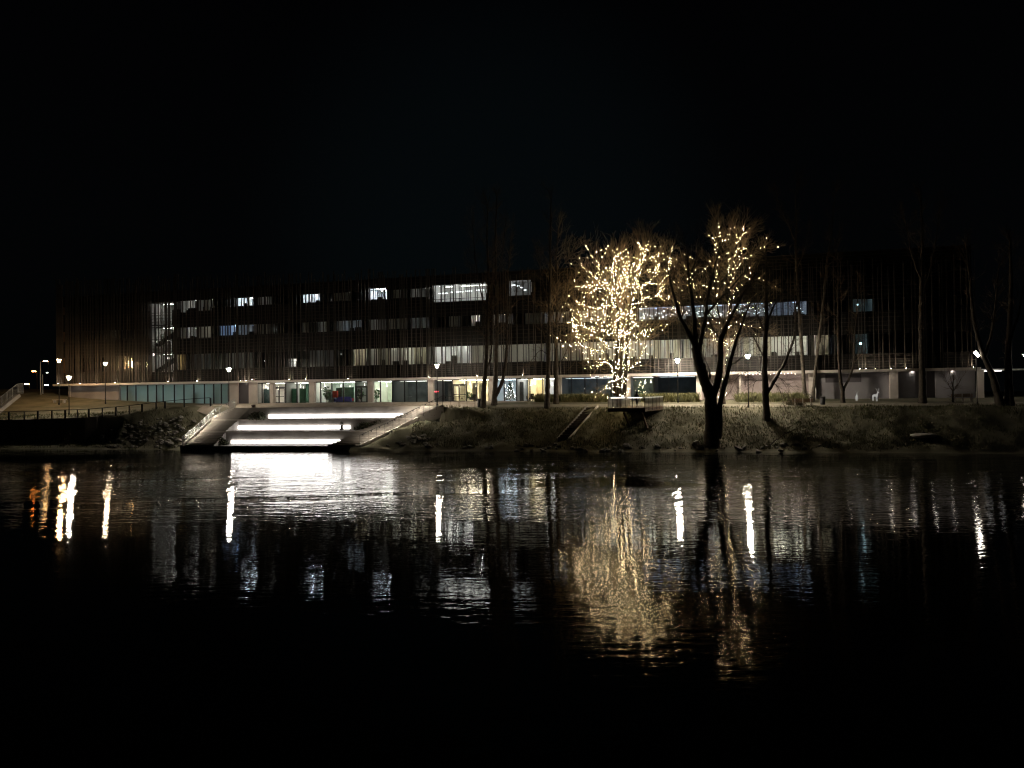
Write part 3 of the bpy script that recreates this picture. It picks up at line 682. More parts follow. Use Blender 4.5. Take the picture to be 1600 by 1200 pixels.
# ------------------------------------------------------------------ railings of the steps
def rail_run(name, label, cat, pts, h, mpost, n_between=3, infill=None, mesh_m=None, rail_r=.03, post_r=.022, led=False):
    t_ = thing(name, label, cat, tuple(pts[0])); o = pts[0]
    for a, c in zip(pts[:-1], pts[1:]):
        a, c = a - o, c - o; H = Vector((0, 0, h))
        MB().bar(a + H, c + H, .07, .05).build('rail', mpost, t_)
        for k in range(n_between + 1):
            p = a.lerp(c, k / n_between)
            MB().bar(p - Vector((0, 0, .25)), p + H, post_r * 2, post_r * 2).build('post', mpost, t_)
        if infill == 'bars':
            q = MB(); nb = int((c - a).length / .16)
            for k in range(nb):
                p = a.lerp(c, (k + .5) / nb); q.bar(p + Vector((0, 0, .1)), p + H * .96, .018, .018)
            q.bar(a + Vector((0, 0, .1)), c + Vector((0, 0, .1)), .03, .03); q.build('baluster', mesh_m or mpost, t_, kind='stuff')
        if infill == 'wires':
            for k in (.3, .52, .74): MB().bar(a + H * k, c + H * k, .012, .012).build('wire', mpost, t_)
        if led:  # small lamps added to brighten the flights, with plates added to hide them
            for k in range(4):
                p = a.lerp(c, (k + .5) / 4) + H * .82 + Vector((led * 2.4, 0, 0)); MB().lathe([(.03, -.012), (.03, .012)], 8, tuple(p)).build('handrail_light', emit('stair_fill_led', (1, .88, .70), 1300), t_); MB().box(p.x - .075, p.x + .075, p.y - .055, p.y - .04, p.z - .06, p.z + .1).build('hiding_plate', mpost, t_)
    return t_
off = Vector((.02, 0, .1))
rail_run('stair_railing', 'grey railing with lit handrail down the left side of the river steps', 'railing', [v + off for v in EA], 1.05, STEEL, 3, 'bars', STEEL, led=.05)
off = Vector((.14, 0, .14))
rail_run('stair_railing', 'thin dark railing with wires down the right side of the river steps', 'railing', [v + off for v in EB] + [ground(742, 93) + Vector((0, 0, .1))], 1.1, IRON, 4, 'wires', led=-.05)

# ------------------------------------------------------------------ street lamps
def street_lamp(px, base_y, head_y, D, label, glow=L_LAMP, group='lantern street lamps', s=1.0):
    b0 = ground(px, D); top = atD(px, head_y, D).z; H = top - b0.z
    t_ = thing('street_lamp', label, 'street lamp', tuple(b0), 0, group)
    MB().lathe([(.11, -.1), (.11, .25), (.075, .3), (.06, .9), (.045, H - .36)], 10).build('pole', IRON, t_)
    MB().lathe([(.03, H - .37), (.10, H - .33), (.12, H - .27), (.05, H - .26)], 10).build('collar', IRON, t_)
    MB().lathe([(.10, H - .26), (.24, H + .16), (.24, H + .21), (.06, H + .24)], 12).build('lantern', glow, t_)
    MB().lathe([(.44, H + .17), (.40, H + .25), (.06, H + .38), (.02, H + .46)], 12).build('cap', IRON, t_)
    return t_
street_lamp(358, 633, 577.5, 100, 'lit lantern lamp at the head of the left stair')
street_lamp(683.5, 635, 571.5, 95.5, 'lit lantern lamp in front of the shop-front windows, right of the terraces')
street_lamp(1059.5, 623.5, 563.5, 90.5, 'lit lantern lamp on dark pole beyond the viewing platform', emit('strong_lamp_glow', (1, .87, .68), 1600))
street_lamp(1169.5, 632, 557, 85, 'lit lantern lamp beside the path, between the forked trunk and drooping tree', emit('strong_lamp_glow', (1, .87, .68), 1600))
street_lamp(108, 640, 590, 101, 'lit lantern lamp on the lawn behind the lower fence')
street_lamp(165, 620, 568.5, 113, 'small lit lantern lamp in front of the brown fins', emit('small_lamp_glow', (1, .76, .48), 240))
street_lamp(92.5, 615, 563.5, 112, 'warm lit lamp at the left corner of the building', emit('warm_lamp', (1, .58, .24), 620))
street_lamp(1604, 628, 556, 82, 'lit lantern lamp at the far right end of the path', emit('dim_lamp_glow', (1, .9, .75), 60))
# floodlight on a pole
b0 = ground(1527, 80.5); t_ = thing('floodlight', 'tilted lit floodlight on a tall dark pole near the end column', 'floodlight', tuple(b0)); H = atD(1525, 553, 80.5).z - b0.z
MB().lathe([(.08, -.1), (.08, .3), (.05, .4), (.05, H)], 10).build('pole', IRON, t_)
q = MB(); a = Vector((-.40, -.1, H + .28)); c = Vector((.12, -.1, H - .32)); q.bar(a, c, .34, .30); q.build('housing', IRON, t_)
q = MB(); d_ = Vector((0, -.18, 0)); q.bar(a.lerp(c, .08) + d_, a.lerp(c, .92) + d_, .03, .30); q.build('lens', emit('flood_glow', (1, .90, .76), 35), t_)
# distant lights behind the mound
def far_lamp(px, py, D, label, glow, arm):
    p = atD(px, py, D); t_ = thing('roadside_lamp', label, 'street lamp', (p.x, p.y, 8), 0, 'distant road lamps beyond the lawn'); H = p.z - 8
    MB().lathe([(.12, -4), (.09, H + .1)], 8).build('pole', IRON, t_)
    MB().bar((0, 0, H + .1), (arm, 0, H + .25), .08, .08).build('arm', IRON, t_)
    MB().box(arm - .45, arm + .25, -.18, .18, H + .05, H + .22).build('lamp_head', glow, t_)
far_lamp(76, 565, 165, 'highest distant road lamp beyond the lawn, warm white', emit('far_warm', (1, .58, .24), 90), -.6)
far_lamp(58, 581, 170, 'orange distant road lamp left of the two thin masts', emit('far_orange', (1, .34, .06), 90), -.6)
far_lamp(46, 601, 175, 'lowest distant warm lamp beside the top of the sloping railing', emit('far_warm', (1, .58, .24), 90), -.5)
far_lamp(76, 602.5, 190, 'cool white distant lamp low beside the building corner', emit('far_cool', (.8, .92, 1), 30), -.4)
far_lamp(76.5, 583, 230, 'faint tiny distant lamp between two brighter ones', emit('far_faint', (.9, .95, .8), 8), -.3)
for px, top, D, lab in ((63.5, 565, 120, 'taller thin pale mast on top of the lawn'), (66.8, 585, 121, 'shorter thin pale mast on top of the lawn')):
    b0 = ground(px, D); H = atD(px, top, D).z - b0.z; t_ = thing('mast', lab, 'mast', tuple(b0)); MB().lathe([(.10, -.2), (.085, H * .5), (.06, H)], 8).build('pole', STEEL, t_); MB().lathe([(.14, 0), (.14, .12), (.105, .16)], 8).build('base', STEEL, t_)

# ------------------------------------------------------------------ left side: retaining wall, fences
q = MB(); xsw = list(np.arange(-95, -53.5, 1.5)); rw = thing('retaining_wall', 'dark low retaining wall under the fence along the shore', 'wall', (0, 0, 0))
WALLM = mat('dark_stone', (.16, .145, .13), .9, .35, .9, .01)
for x0, x1 in zip(xsw[:-1], xsw[1:]):
    y0, y1 = ys(x0) + fence_d(x0) - .35, ys(x1) + fence_d(x1) - .35; z0, z1 = fence_z(x0) + .05, fence_z(x1) + .05
    MB().prism([(x0 + .012, y0), (x1 - .012, y1), (x1 - .012, y1 + .5), (x0 + .012, y0 + .5)], 0, [z0, z1, z1, z0]).build('wall_panel', WALLM, rw)
fpx = [-8, 14, 38, 59, 81, 102, 121, 139, 160, 181, 202, 222, 244, 258, 288, 329]
def fence_pt(px):
    lo = 60
    for D in np.arange(92, 112, .05):
        x = atD(px, 640, D).x
        if D >= ys(x) + fence_d(x): return Vector((x, D, tz(x, D)))
fp = [fence_pt(p) for p in fpx]; fe = thing('fence', 'long low dark post-and-rail fence along the foot of the lawn', 'fence', tuple(fp[0]))
for i, (a, c) in enumerate(zip(fp[:-1], fp[1:])):
    MB().bar(a - fp[0] + Vector((0, 0, 1.12)), c - fp[0] + Vector((0, 0, 1.12)), .09, .07).build('rail', IRON, fe)
for i, a in enumerate(fp):
    w_ = .11 if i % 2 else .07; MB().box(-w_, w_, -.05, .05, -.2, 1.08).build('post', IRON, fe).location = a - fp[0]
pts = [atD(-14, 646, 101), atD(27, 613.5, 106), atD(36, 612.5, 107)]
pts = [Vector((p.x, p.y, max(p.z, tz(p.x, p.y) - .1))) for p in pts]
rail_run('ramp_railing', 'grey barred railing climbing the lawn at the far left', 'railing', pts, 1.25, STEEL, 5, 'bars', STEEL)
MB().bar(pts[0] + Vector((0, .3, -.35)), pts[1] + Vector((0, .3, -.35)), .5, .5).build('ramp_edge', CONC, None, kind='structure')
b0 = ground(93, 114); t_ = thing('bench', 'pale low bench at the left corner of the building', 'bench', tuple(b0 + Vector((0, 0, .02))))
MB().box(-1, 1, -.25, .25, .40, .50).build('seat', CONC_P, t_); MB().box(-.85, -.6, -.2, .2, -.1, .40).build('leg', CONC_P, t_); MB().box(.6, .85, -.2, .2, -.1, .40).build('leg', CONC_P, t_)

# ------------------------------------------------------------------ viewing platform
FL, FR_ = Vector((10.35, 79.9, 0)), Vector((14.05, 78.4, 0)); sdv = Vector((.41, .912, 0)).normalized(); PZ = 4.72
BR_, BL_ = FR_ + sdv * 8.6, FL + sdv * 8.6
pl = thing('viewing_platform', 'small cantilevered viewing deck with barred railings over the river bank', 'platform', (FL.x, FL.y, PZ))
o = Vector((FL.x, FL.y, PZ)); L2 = lambda v, z=0: (v.x - o.x, v.y - o.y, z)
q = MB(); q.prism([L2(FL)[:2], L2(FR_)[:2], L2(BR_)[:2], L2(BL_)[:2]], -.42, -.07); q.build('deck_beam', mat('rusty_steel', (.10, .065, .045), .7, .35, 2), pl)
for k in range(24):
    a, c = FL.lerp(BL_, k / 24 + .002), FL.lerp(BL_, (k + 1) / 24 - .002); a2, c2 = FR_.lerp(BR_, k / 24 + .002), FR_.lerp(BR_, (k + 1) / 24 - .002)
    MB().prism([L2(a)[:2], L2(a2)[:2], L2(c2)[:2], L2(c)[:2]], -.068, 0).build('deck_board', WOOD, pl)
cc = (FL + FR_) / 2 + sdv * 5.2
for t in (.25, .75):
    a = FL.lerp(FR_, t) + sdv * 2.6; c = FL.lerp(FR_, t) + sdv * 5.4; MB().bar((a.x - o.x, a.y - o.y, -.5), (c.x - o.x, c.y - o.y, tz(c.x, c.y) - PZ - .6), .16, .28).build('strut', mat('rusty_steel', (.10, .065, .045)), pl)
BALM = mat('pale_bar', (.50, .50, .47), .5, .1, 2, metal=.3)
for a, c, np_ in ((FL, FR_, 3), (FR_, BR_, 5), (FL, BL_, 5)):
    a_, c_ = Vector(L2(a)), Vector(L2(c)); H = Vector((0, 0, 1.12))
    for k in range(np_ + 1):
        p = a_.lerp(c_, k / np_); MB().bar(p - Vector((0, 0, .3)), p + H * 1.05, .06, .06).build('post', IRON, pl)
    MB().bar(a_ + H, c_ + H, .09, .05).build('handrail', BALM, pl)
    nb = int((c_ - a_).length / .17)
    for k in range(nb):
        p = a_.lerp(c_, (k + .5) / nb); MB().bar(p, p + H * .93, .026, .026).build('baluster', BALM, pl)
# handrail light of the platform (bright line under the front rail)
a_, c_ = Vector(L2(FL)), Vector(L2(FR_)); 
for t0, t1 in ((.08, .46), (.54, .93)): MB().bar(a_.lerp(c_, t0) + Vector((0, -.03, 1.07)), a_.lerp(c_, t1) + Vector((0, -.03, 1.07)), .05, .03).build('handrail_light', emit('rail_led', (1, .96, .88), 7), pl)
a_, c_ = Vector(L2(FR_)), Vector(L2(BR_))
MB().bar(a_.lerp(c_, .04) + Vector((.03, -.02, 1.07)), a_.lerp(c_, .96) + Vector((.03, -.02, 1.07)), .05, .03).build('handrail_light', emit('side_rail_led', (1, .96, .88), .8), pl)

# person on the platform, dark winter clothes
def person(label, loc, rz, jacket, trousers, H=1.72):
    t_ = thing('person', label, 'person', loc, rz)
    me = bpy.data.meshes.new('body')
    J = {'pel': (0, 0, .95, .15), 'wst': (0, .0, 1.10, .145), 'chs': (0, .02, 1.32, .165), 'nek': (0, .03, 1.50, .06), 'hd0': (0, -.0, 1.58, .075), 'hd1': (0, -.02, 1.66, .10), 'hd2': (0, 0, 1.75, .06),
         'shl': (-.19, .02, 1.42, .075), 'ell': (-.25, -.02, 1.15, .05), 'hnl': (-.18, -.24, 1.12, .035), 'shr': (.19, .02, 1.42, .075), 'elr': (.25, -.02, 1.15, .05), 'hnr': (.18, -.24, 1.12, .035),
         'hpl': (-.09, 0, .88, .10), 'knl': (-.10, -.02, .50, .065), 'anl': (-.11, .02, .10, .045), 'tol': (-.12, -.14, .05, .04), 'hpr': (.09, 0, .88, .10), 'knr': (.10, -.02, .50, .065), 'anr': (.11, .02, .10, .045), 'tor': (.12, -.14, .05, .04)}
    ks = list(J); E_ = [('pel', 'wst'), ('wst', 'chs'), ('chs', 'nek'), ('nek', 'hd0'), ('hd0', 'hd1'), ('hd1', 'hd2'), ('chs', 'shl'), ('shl', 'ell'), ('ell', 'hnl'), ('chs', 'shr'), ('shr', 'elr'), ('elr', 'hnr'), ('pel', 'hpl'), ('hpl', 'knl'), ('knl', 'anl'), ('anl', 'tol'), ('pel', 'hpr'), ('hpr', 'knr'), ('knr', 'anr'), ('anr', 'tor')]
    me.from_pydata([J[k][:3] for k in ks], [(ks.index(a), ks.index(b_)) for a, b_ in E_], [])
    ob = link('body', me, t_); me.materials.append(trousers)
    sk = ob.modifiers.new('skin', 'SKIN'); ss = ob.modifiers.new('sub', 'SUBSURF'); ss.levels = 1; ss.render_levels = 1
    for i, k in enumerate(ks): me.skin_vertices[0].data[i].radius = (J[k][3],) * 2
    me.skin_vertices[0].data[0].use_root = True
    MB().lathe([(.20, .80), (.235, .95), (.215, 1.15), (.235, 1.34), (.19, 1.46), (.10, 1.53)], 14).build('jacket', jacket, t_, True)
    for s in (-1, 1): MB().tube([(s * .20, .02, 1.42), (s * .27, -.02, 1.14), (s * .19, -.20, 1.12)], [.095, .075, .06], 8).build('sleeve', jacket, t_, True)
    MB().lathe([(.12, 1.62), (.128, 1.68), (.11, 1.76), (.05, 1.81), (.01, 1.82)], 12).build('hat', jacket, t_, True)
    t_.scale = (H / 1.78,) * 3
    return t_
DKC = mat('dark_cloth', (.02, .02, .022), .9, .3, 8); DKT = mat('dark_denim', (.022, .022, .028), .9, .3, 8)
pp = FL.lerp(FR_, .62) + sdv * 2.6
person('person in dark coat and hat standing on the viewing deck behind the railing', (pp.x, pp.y, PZ), .5, DKC, DKT)

# ------------------------------------------------------------------ street furniture
def bench(label, px, D, L=2.0, m_=WOOD):
    b0 = ground(px, D); t_ = thing('park_bench', label, 'bench', tuple(b0), -.2)
    for k in range(4): MB().box(-L / 2, L / 2, -.24 + k * .125, -.24 + k * .125 + .10, .42, .46).build('seat_slat', m_, t_)
    for k in range(3): MB().box(-L / 2, L / 2, .29 + .012 * k, .33 + .012 * k, .56 + k * .13, .66 + k * .13).build('back_slat', m_, t_)
    for s in (-1, 0, 1):
        q = MB(); x = s * (L / 2 - .25); q.box(x - .035, x + .035, -.22, -.15, -.1, .415); q.box(x - .035, x + .035, .21, .28, -.1, .95); q.box(x - .03, x + .03, -.149, .209, .36, .415); q.build('leg', CONC_P, t_)
bench('wooden bench facing the river below two thin leaning trunks', 1255, 84, 2.2)
bench('dark bench beside the floodlight pole', 1505, 82.5, 2.2)
def bin_(label, px, D, H=1.0, w_=.26, m_=IRON):
    b0 = ground(px, D); t_ = thing('litter_bin', label, 'litter bin', tuple(b0))
    MB().lathe([(w_ * .9, -.05), (w_ * .92, .05), (w_, H * .9)], 14).build('body', m_, t_, True); MB().lathe([(w_ * 1.06, H * .9), (w_ * 1.06, H * .96), (w_ * .6, H)], 14).build('lid', IRON, t_); MB().box(-w_ * .5, w_ * .5, -w_ * 1.07, -w_ * .9, H * .66, H * .8).build('slot', FRAME, t_)
bin_('dark litter bin beside the bench and the grey wall', 1285.5, 84.5, .95, .3)
bin_('dark brown bin at the top edge of the terraces near the left stair', 396, 97.2, 1.05, .26, mat('brown_paint', (.08, .055, .04), .6, .2, 3))
bin_('dark bin standing against the leftmost of three trunks', 749, 92.5, 1.1, .27)
b0 = ground(363, 98.6); t_ = thing('concrete_block', 'pale square concrete block beside the lamp at the stair head', 'block', tuple(b0)); MB().box(-.38, .38, -.3, .3, -.1, .95).build('plinth', CONC_P, t_); MB().box(-.42, .42, -.34, .34, .952, 1.02).build('cap', CONC_P, t_)
# dark post with a ragged top silhouetted against the middle strip
p = on_edge(2, 534.6); t_ = thing('planter', 'small dark planter with a ragged plant in front of the middle light strip', 'planter', (p.x, p.y - .55, LV[1] + .004))
MB().lathe([(.20, 0), (.24, .06), (.15, .28), (.13, .42), (.20, .56), (.17, .57)], 12).build('pot', FURN, t_, True); leaf_mass('plant', ell((0, 0, .55), (.24, .24, .42), 70), .2, SHRUB, t_, True)
# reindeer figures
DEER = mat('white_wire', (.8, .8, .75), .5, .05, 3); DEERL = emit('deer_glow', (1, .98, .9), .35)
def deer(label, px, base_y, D, s, flip):
    b0 = ground(px, D); t_ = thing('reindeer_figure', label, 'reindeer figure', tuple(b0), flip, 'white reindeer figures by the grey wall')
    MB().tube([(.42, 0, .82), (.2, 0, .86), (-.15, 0, .85), (-.40, 0, .92)], [.10, .17, .17, .13], 8).build('body', DEERL, t_, True)
    MB().tube([(-.36, 0, .95), (-.50, 0, 1.22), (-.56, 0, 1.34)], [.11, .07, .06], 8).build('neck', DEERL, t_, True)
    MB().tube([(-.52, 0, 1.36), (-.64, 0, 1.32), (-.78, 0, 1.26)], [.075, .06, .035], 8).build('head', DEERL, t_, True)
    for x, y in ((.36, .09), (.36, -.09), (-.30, .09), (-.30, -.09)): MB().tube([(x, y, .84), (x + .03, y, .45), (x - .01, y, 0)], [.065, .04, .03], 6).build('leg', DEERL, t_, True)
    for sgn in (-1, 1):
        q = MB(); q.tube([(-.53, .03 * sgn, 1.40), (-.46, .14 * sgn, 1.62), (-.50, .26 * sgn, 1.86)], [.022, .018, .01], 5); q.tube([(-.46, .14 * sgn, 1.62), (-.62, .22 * sgn, 1.74)], [.016, .008], 5); q.tube([(-.48, .2 * sgn, 1.75), (-.34, .28 * sgn, 1.88)], [.014, .008], 5); q.build('antler', DEERL, t_)
    t_.scale = (s, s, s)
deer('smaller white reindeer figure on the grass, nearer the forked tree', 1338.5, 621, 86.3, .62, 1.25)
deer('larger white reindeer figure on the grass, nearer the column', 1367.5, 621, 85.6, .78, 1.9)

# things seen in the shop-front rooms
def chair(label, u, v, m_, s=1.0, rz=0):
    t_ = thing('armchair', label, 'chair', Bw(u, v, .01), -ALPHA + rz); MB().box(-.4, .4, -.38, .38, .18, .45).build('seat', m_, t_); MB().box(-.4, .4, .25, .40, .452, 1.0).build('backrest', m_, t_)
    for sg in (-1, 1): MB().box(sg * .45 - .05, sg * .45 + .05, -.36, .36, .18, .65).build('armrest', m_, t_)
    for x, y in ((-.35, -.3), (.35, -.3), (-.35, .3), (.35, .3)): MB().box(x - .03, x + .03, y - .03, y + .03, 0, .18).build('leg', FRAME, t_)
RED = mat('red_fabric', (.75, .09, .05), .8, .15, 4); BLUEF = mat('blue_fabric', (.10, .10, .42), .8, .15, 4)
t_ = thing('display_stand', 'bright red display stand behind the shop-front window', 'stand', Bw(U(523.5, 3.4, 615), 3.4, .01), -ALPHA)
MB().box(-.42, .42, -.2, .2, .75, 1.75).build('panel', RED, t_); MB().box(-.42, -.05, -.3, .3, 0, .74).build('base', WHITE, t_)
t_ = thing('sofa', 'dark blue low sofa behind the window beside the red stand', 'sofa', Bw(U(536, 3.3, 622), 3.3, .01), -ALPHA); MB().box(-1.1, 1.1, -.4, .4, .12, .42).build('seat', BLUEF, t_); MB().box(-1.1, 1.1, .25, .42, .422, .85).build('backrest', BLUEF, t_)
for s in (-1, 1): MB().box(s * 1.2 - .09, s * 1.2 + .09, -.4, .42, .12, .6).build('armrest', BLUEF, t_)
chair('red armchair behind the window near the second column', U(547, 4.0, 620), 4.0, mat('maroon_fabric', (.35, .05, .06), .8, .15, 4))
for px, lab in ((421, 'blue-grey armchair behind the window left of the first double door'), (739, 'dark armchair in the warm lit room left of the trunks'), (829, 'dark chair in the yellow-lit room, nearest the tree trunk'), (843, 'dark chair in the yellow-lit room, nearest the column')):
    if px == 421: continue
    chair(lab, U(px, 3.6, 620), 3.6, FURN)
def table(label, px, v=3.9):
    t_ = thing('cafe_table', label, 'table', Bw(U(px, v, 620), v, .01), -ALPHA); MB().lathe([(.4, .72), (.4, .75)], 16).build('tabletop', WHITE, t_); MB().lathe([(.04, .03), (.04, .72)], 8).build('column', STEEL, t_); MB().lathe([(.25, 0), (.25, .03)], 12).build('base', STEEL, t_)
table('small round white table in the warm lit room by the trunks', 752); table('small round white table in the yellow-lit room', 836); table('small round white table under the dim grey room lights', 640)
def plant(label, px, v, H, w_=.6, n_=160, z=0.01):
    t_ = thing('potted_plant', label, 'plant', Bw(U(px, v, 618), v, z), -ALPHA); MB().lathe([(.16, 0), (.22, .4), (.19, .4)], 12).build('pot', WHITE, t_)
    tw = [(np.array([(0, 0, .3), (random.gauss(0, .12), random.gauss(0, .12), H * .55), (random.gauss(0, w_ * .5), random.gauss(0, w_ * .4), H * .95)]), np.array([.02, .014, .006])) for _ in range(7)]
    V_, F_ = tubes_np(tw, 4); link('stem', np_mesh('stem', V_, F_, TWIG), t_, kind='stuff'); leaf_mass('foliage', ell((0, 0, H * .62), (w_, w_ * .7, H * .42), n_, False), .17, mat('plant_leaf', (.06, .13, .05), .6, .3, 5), t_)
plant('tall leafy plant behind the window left of the blue sofa', 511, 3.5, 2.4, .7, 200); plant('leafy plant in the doorway beside the second column', 563, 3.6, 2.1, .6); plant('spreading plant beside the third column, lit pale green', 588, 3.5, 1.9, .6, 140); plant('plant on the cafe floor behind the warm lit window', 733, 3.4, 1.3, .5, 120)
def xmas(label, loc, H, leafm, bulbm, nb, br):
    t_ = thing('christmas_tree', label, 'christmas tree', loc); MB().lathe([(.05, 0), (.04, H * .9)], 8).build('trunk', WOOD, t_)
    z = rng.uniform(.12, 1, 900) ** 1.3; r_ = (1 - z) * H * .36 + .03; q_ = rng.uniform(0, 6.28, 900); rr = r_ * rng.uniform(.3, 1, 900) ** .5
    leaf_mass('foliage', np.stack([rr * np.cos(q_), rr * np.sin(q_), z * H], 1), .13, leafm, t_)
    z = rng.uniform(.1, 1, nb); q_ = rng.uniform(0, 6.28, nb); rr = (1 - z) * H * .38 + .03
    dots('bulb', np.stack([rr * np.cos(q_), rr * np.sin(q_), z * H], 1), rng.uniform(.02, .045, nb), bulbm, t_, kind='stuff')
xmas('christmas tree with white lights behind the glass between trunks', Bw(U(797, 3.6, 615), 3.6, .01), 2.7, mat('fir', (.05, .09, .06), .8, .3, 5), emit('xmas_white', (.95, .98, 1), 8), 90, 1)
xmas('bushy fir with warm lights behind the viewing platform', tuple(Bw(U(1002, .2, 615), .0, .0)), 2.5, mat('fir', (.05, .09, .06), .8, .3, 5), emit('xmas_warm', (1, .9, .6), 9), 60, 1)
t_ = thing('neon_sign', 'small glowing red sign inside the dim window by a lamp pole', 'sign', Bw(U(683, 3.6, 612), 3.4, 1.45), -ALPHA)
MB().box(-.36, .36, .0, .05, -.14, .14).build('sign_board', FRAME, t_)
for k in range(5): MB().box(-.30 + k * .125, -.21 + k * .125, -.03, -.003, -.08, .08 - .03 * (k % 2)).build('tube', emit('neon_red', (1, .08, .10), 4), t_)
# pale slab, fallen branch and a slipway-like stair on the bank
p = hit(1443, 683); t_ = thing('stone_slab', 'pale oval slab with a small dark knob lying on the dark shore', 'slab', (p.x, p.y, p.z + .25)); MB().lathe([(.9, -.3), (1.22, -.1), (1.2, .04), (.8, .12), (.2, .16)], 20).build('slab', CONC, t_, True); MB().lathe([(.16, .15), (.15, .26), (.05, .34)], 8).build('knob', FURN, t_)
br = [hit(px, py) + Vector((0, 0, dz)) for px, py, dz in ((1200, 700, .1), (1212, 693, .35), (1226, 686, .55), (1238, 680, .5), (1246, 674, .35))]
t_ = thing('fallen_branch', 'long pale bare branch lying down the bank below the drooping tree', 'branch', tuple(br[0])); MB().tube([b_ - br[0] for b_ in br], [.07, .065, .06, .05, .03], 6).build('stem', BARKP, t_)
MB().tube([br[2] - br[0], br[2] - br[0] + Vector((.5, .3, .5)), br[2] - br[0] + Vector((.7, .3, .9))], [.03, .02, .01], 5).build('side_twig', BARKP, t_)
s0, s1 = hit(880, 688), hit(926, 638); sst = thing('bank_stair', 'narrow dark stair running straight down the grassy bank', 'stair', tuple(s0)); NS = 14
sd = Vector((.6, .13, 0)); dr = (s1 - s0)
for k in range(NS):
    a = dr * (k / NS); c = dr * ((k + 1) / NS); z = c.z + .12
    MB().prism([(a.x - sd.x, a.y - sd.y), (a.x + sd.x, a.y + sd.y), (c.x + sd.x, c.y + sd.y), (c.x - sd.x, c.y - sd.y)], a.z - .5, z).build('step', mat('dark_timber', (.07, .055, .045), .85, .3, 2), sst)
for s in (-1, 1):
    a = sd * (1.12 * s); MB().bar(a + Vector((0, 0, .12)), dr + a + Vector((0, 0, .22)), .12, .35).build('stringer', CONC_P if s > 0 else CONC_D, sst)

# ------------------------------------------------------------------ trees
def resample(P, R, step):
    P = np.asarray(P, float); s = np.concatenate([[0], np.cumsum(np.linalg.norm(np.diff(P, axis=0), axis=1))])
    n_ = max(3, int(s[-1] / step) + 1); t = np.linspace(0, s[-1], n_)
    k = len(P)
    # smooth (Catmull-like) by interpolating with a small running mean
    Q = np.stack([np.interp(t, s, P[:, i]) for i in range(3)], 1); r_ = np.interp(t, s, R)
    for _ in range(2):
        Q[1:-1] = .5 * Q[1:-1] + .25 * (Q[:-2] + Q[2:])
    return Q, r_
def rnd_perp(d):
    a = rng.normal(size=3); a -= d * a.dot(d); return a / (np.linalg.norm(a) + 1e-9)
def grow(out, p, d, L, r, lvl, up, wig, ang):
    n_ = 5 if L > .8 else 4
    P = [p]; dd = d
    for i in range(n_ - 1):
        dd = dd + rnd_perp(dd) * wig + np.array([0, 0, up]); dd /= np.linalg.norm(dd); P.append(P[-1] + dd * L / (n_ - 1))
    P = np.array(P); R = np.linspace(r, max(.007, r * .4), n_); out.append((P, R))
    if lvl <= 0: return
    for k in range(rng.integers(3, 6) if lvl > 1 else rng.integers(2, 5)):
        i = rng.integers(1, n_); t = P[i] - P[i - 1]; t /= np.linalg.norm(t)
        a = ang * rng.uniform(.6, 1.3); nd = t * math.cos(a) + rnd_perp(t) * math.sin(a)
        grow(out, P[i], nd, L * rng.uniform(.45, .75), max(.007, R[i] * .6), lvl - 1, up, wig, ang)
def tree(name, label, base_px, D, limbs, bark=BARK, twig=TWIG, lvl=2, spacing=.8, tw_len=1.6, up=.05, ang=.75, from_t=.3, group=None, spread=.12, wig=.16, base=None, twig_r=.03, cat='tree'):
    """limbs: (photo polyline, start radius m, end radius m[, twigs]); depth wanders per limb so the crown has volume"""
    b0 = base if base is not None else (hit(*base_px) if D is None else ground(base_px[0], D)); D0 = b0.y; o = np.array(b0)
    t_ = thing(name, label, cat, tuple(b0), 0, group)
    placed = []; skel = []
    for li, lb in enumerate(limbs):
        pts, r0, r1 = lb[:3]
        if not placed: d0 = D0
        else:
            q = min(placed, key=lambda a: (a[0] - pts[0][0]) ** 2 + (a[1] - pts[0][1]) ** 2); d0 = q[2]
        sl = (rng.uniform(-1, 1) * spread if li else rng.uniform(-.3, .3) * spread); P = []; d = d0; last = pts[0]
        for px, py in pts:
            d += sl * math.hypot(px - last[0], py - last[1]) * D0 / F_PX; last = (px, py)
            P.append(np.array(atD(px, py, d)) - o); placed.append((px, py, d))
        if li == 0: P[0][2] = min(P[0][2], -.3)
        Q, R = resample(P, np.linspace(r0, r1, len(P)), .35); skel.append((Q, R, lb[3] if len(lb) > 3 else 1))
    q0 = skel[0]; q0[1][:] = q0[1] * (1 + .5 * np.exp(-np.arange(len(q0[1])) * .6))
    by = [(Q + rng.normal(0, .02, Q.shape) * np.minimum(1, R[:, None] * 10), R * rng.uniform(.93, 1.07, len(R))) for Q, R, _ in skel]
    V_, F_ = tubes_np(by, 9); link('trunk', np_mesh('trunk', V_, F_, bark, True), t_)
    out = []
    for Q, R, tw in skel:
        if not tw: continue
        n_ = len(Q); Ls = n_ * .35
        cnt = int(Ls / spacing * tw * 1.7)
        for k in range(cnt):
            t = rng.uniform(from_t, 1) if n_ > 12 else rng.uniform(.1, 1); i = min(n_ - 1, max(1, int(t * (n_ - 1))))
            d = Q[i] - Q[i - 1]; d /= np.linalg.norm(d); a = ang * rng.uniform(.6, 1.3); nd = d * math.cos(a) + rnd_perp(d) * math.sin(a)
            grow(out, Q[i], nd, tw_len * rng.uniform(.6, 1.3), min(R[i] * .6, twig_r), lvl, up, wig, ang * .8)
        d = Q[-1] - Q[-2]; d /= np.linalg.norm(d)
        for k in range(3): grow(out, Q[-1], d + rnd_perp(d) * .3, tw_len * .9, R[-1] * .8, lvl, up, wig, ang * .7)
    if out:
        V_, F_ = tubes_np(out, 3); link('twig', np_mesh('twig', V_, F_, twig), t_, kind='stuff')
    return t_, skel, out
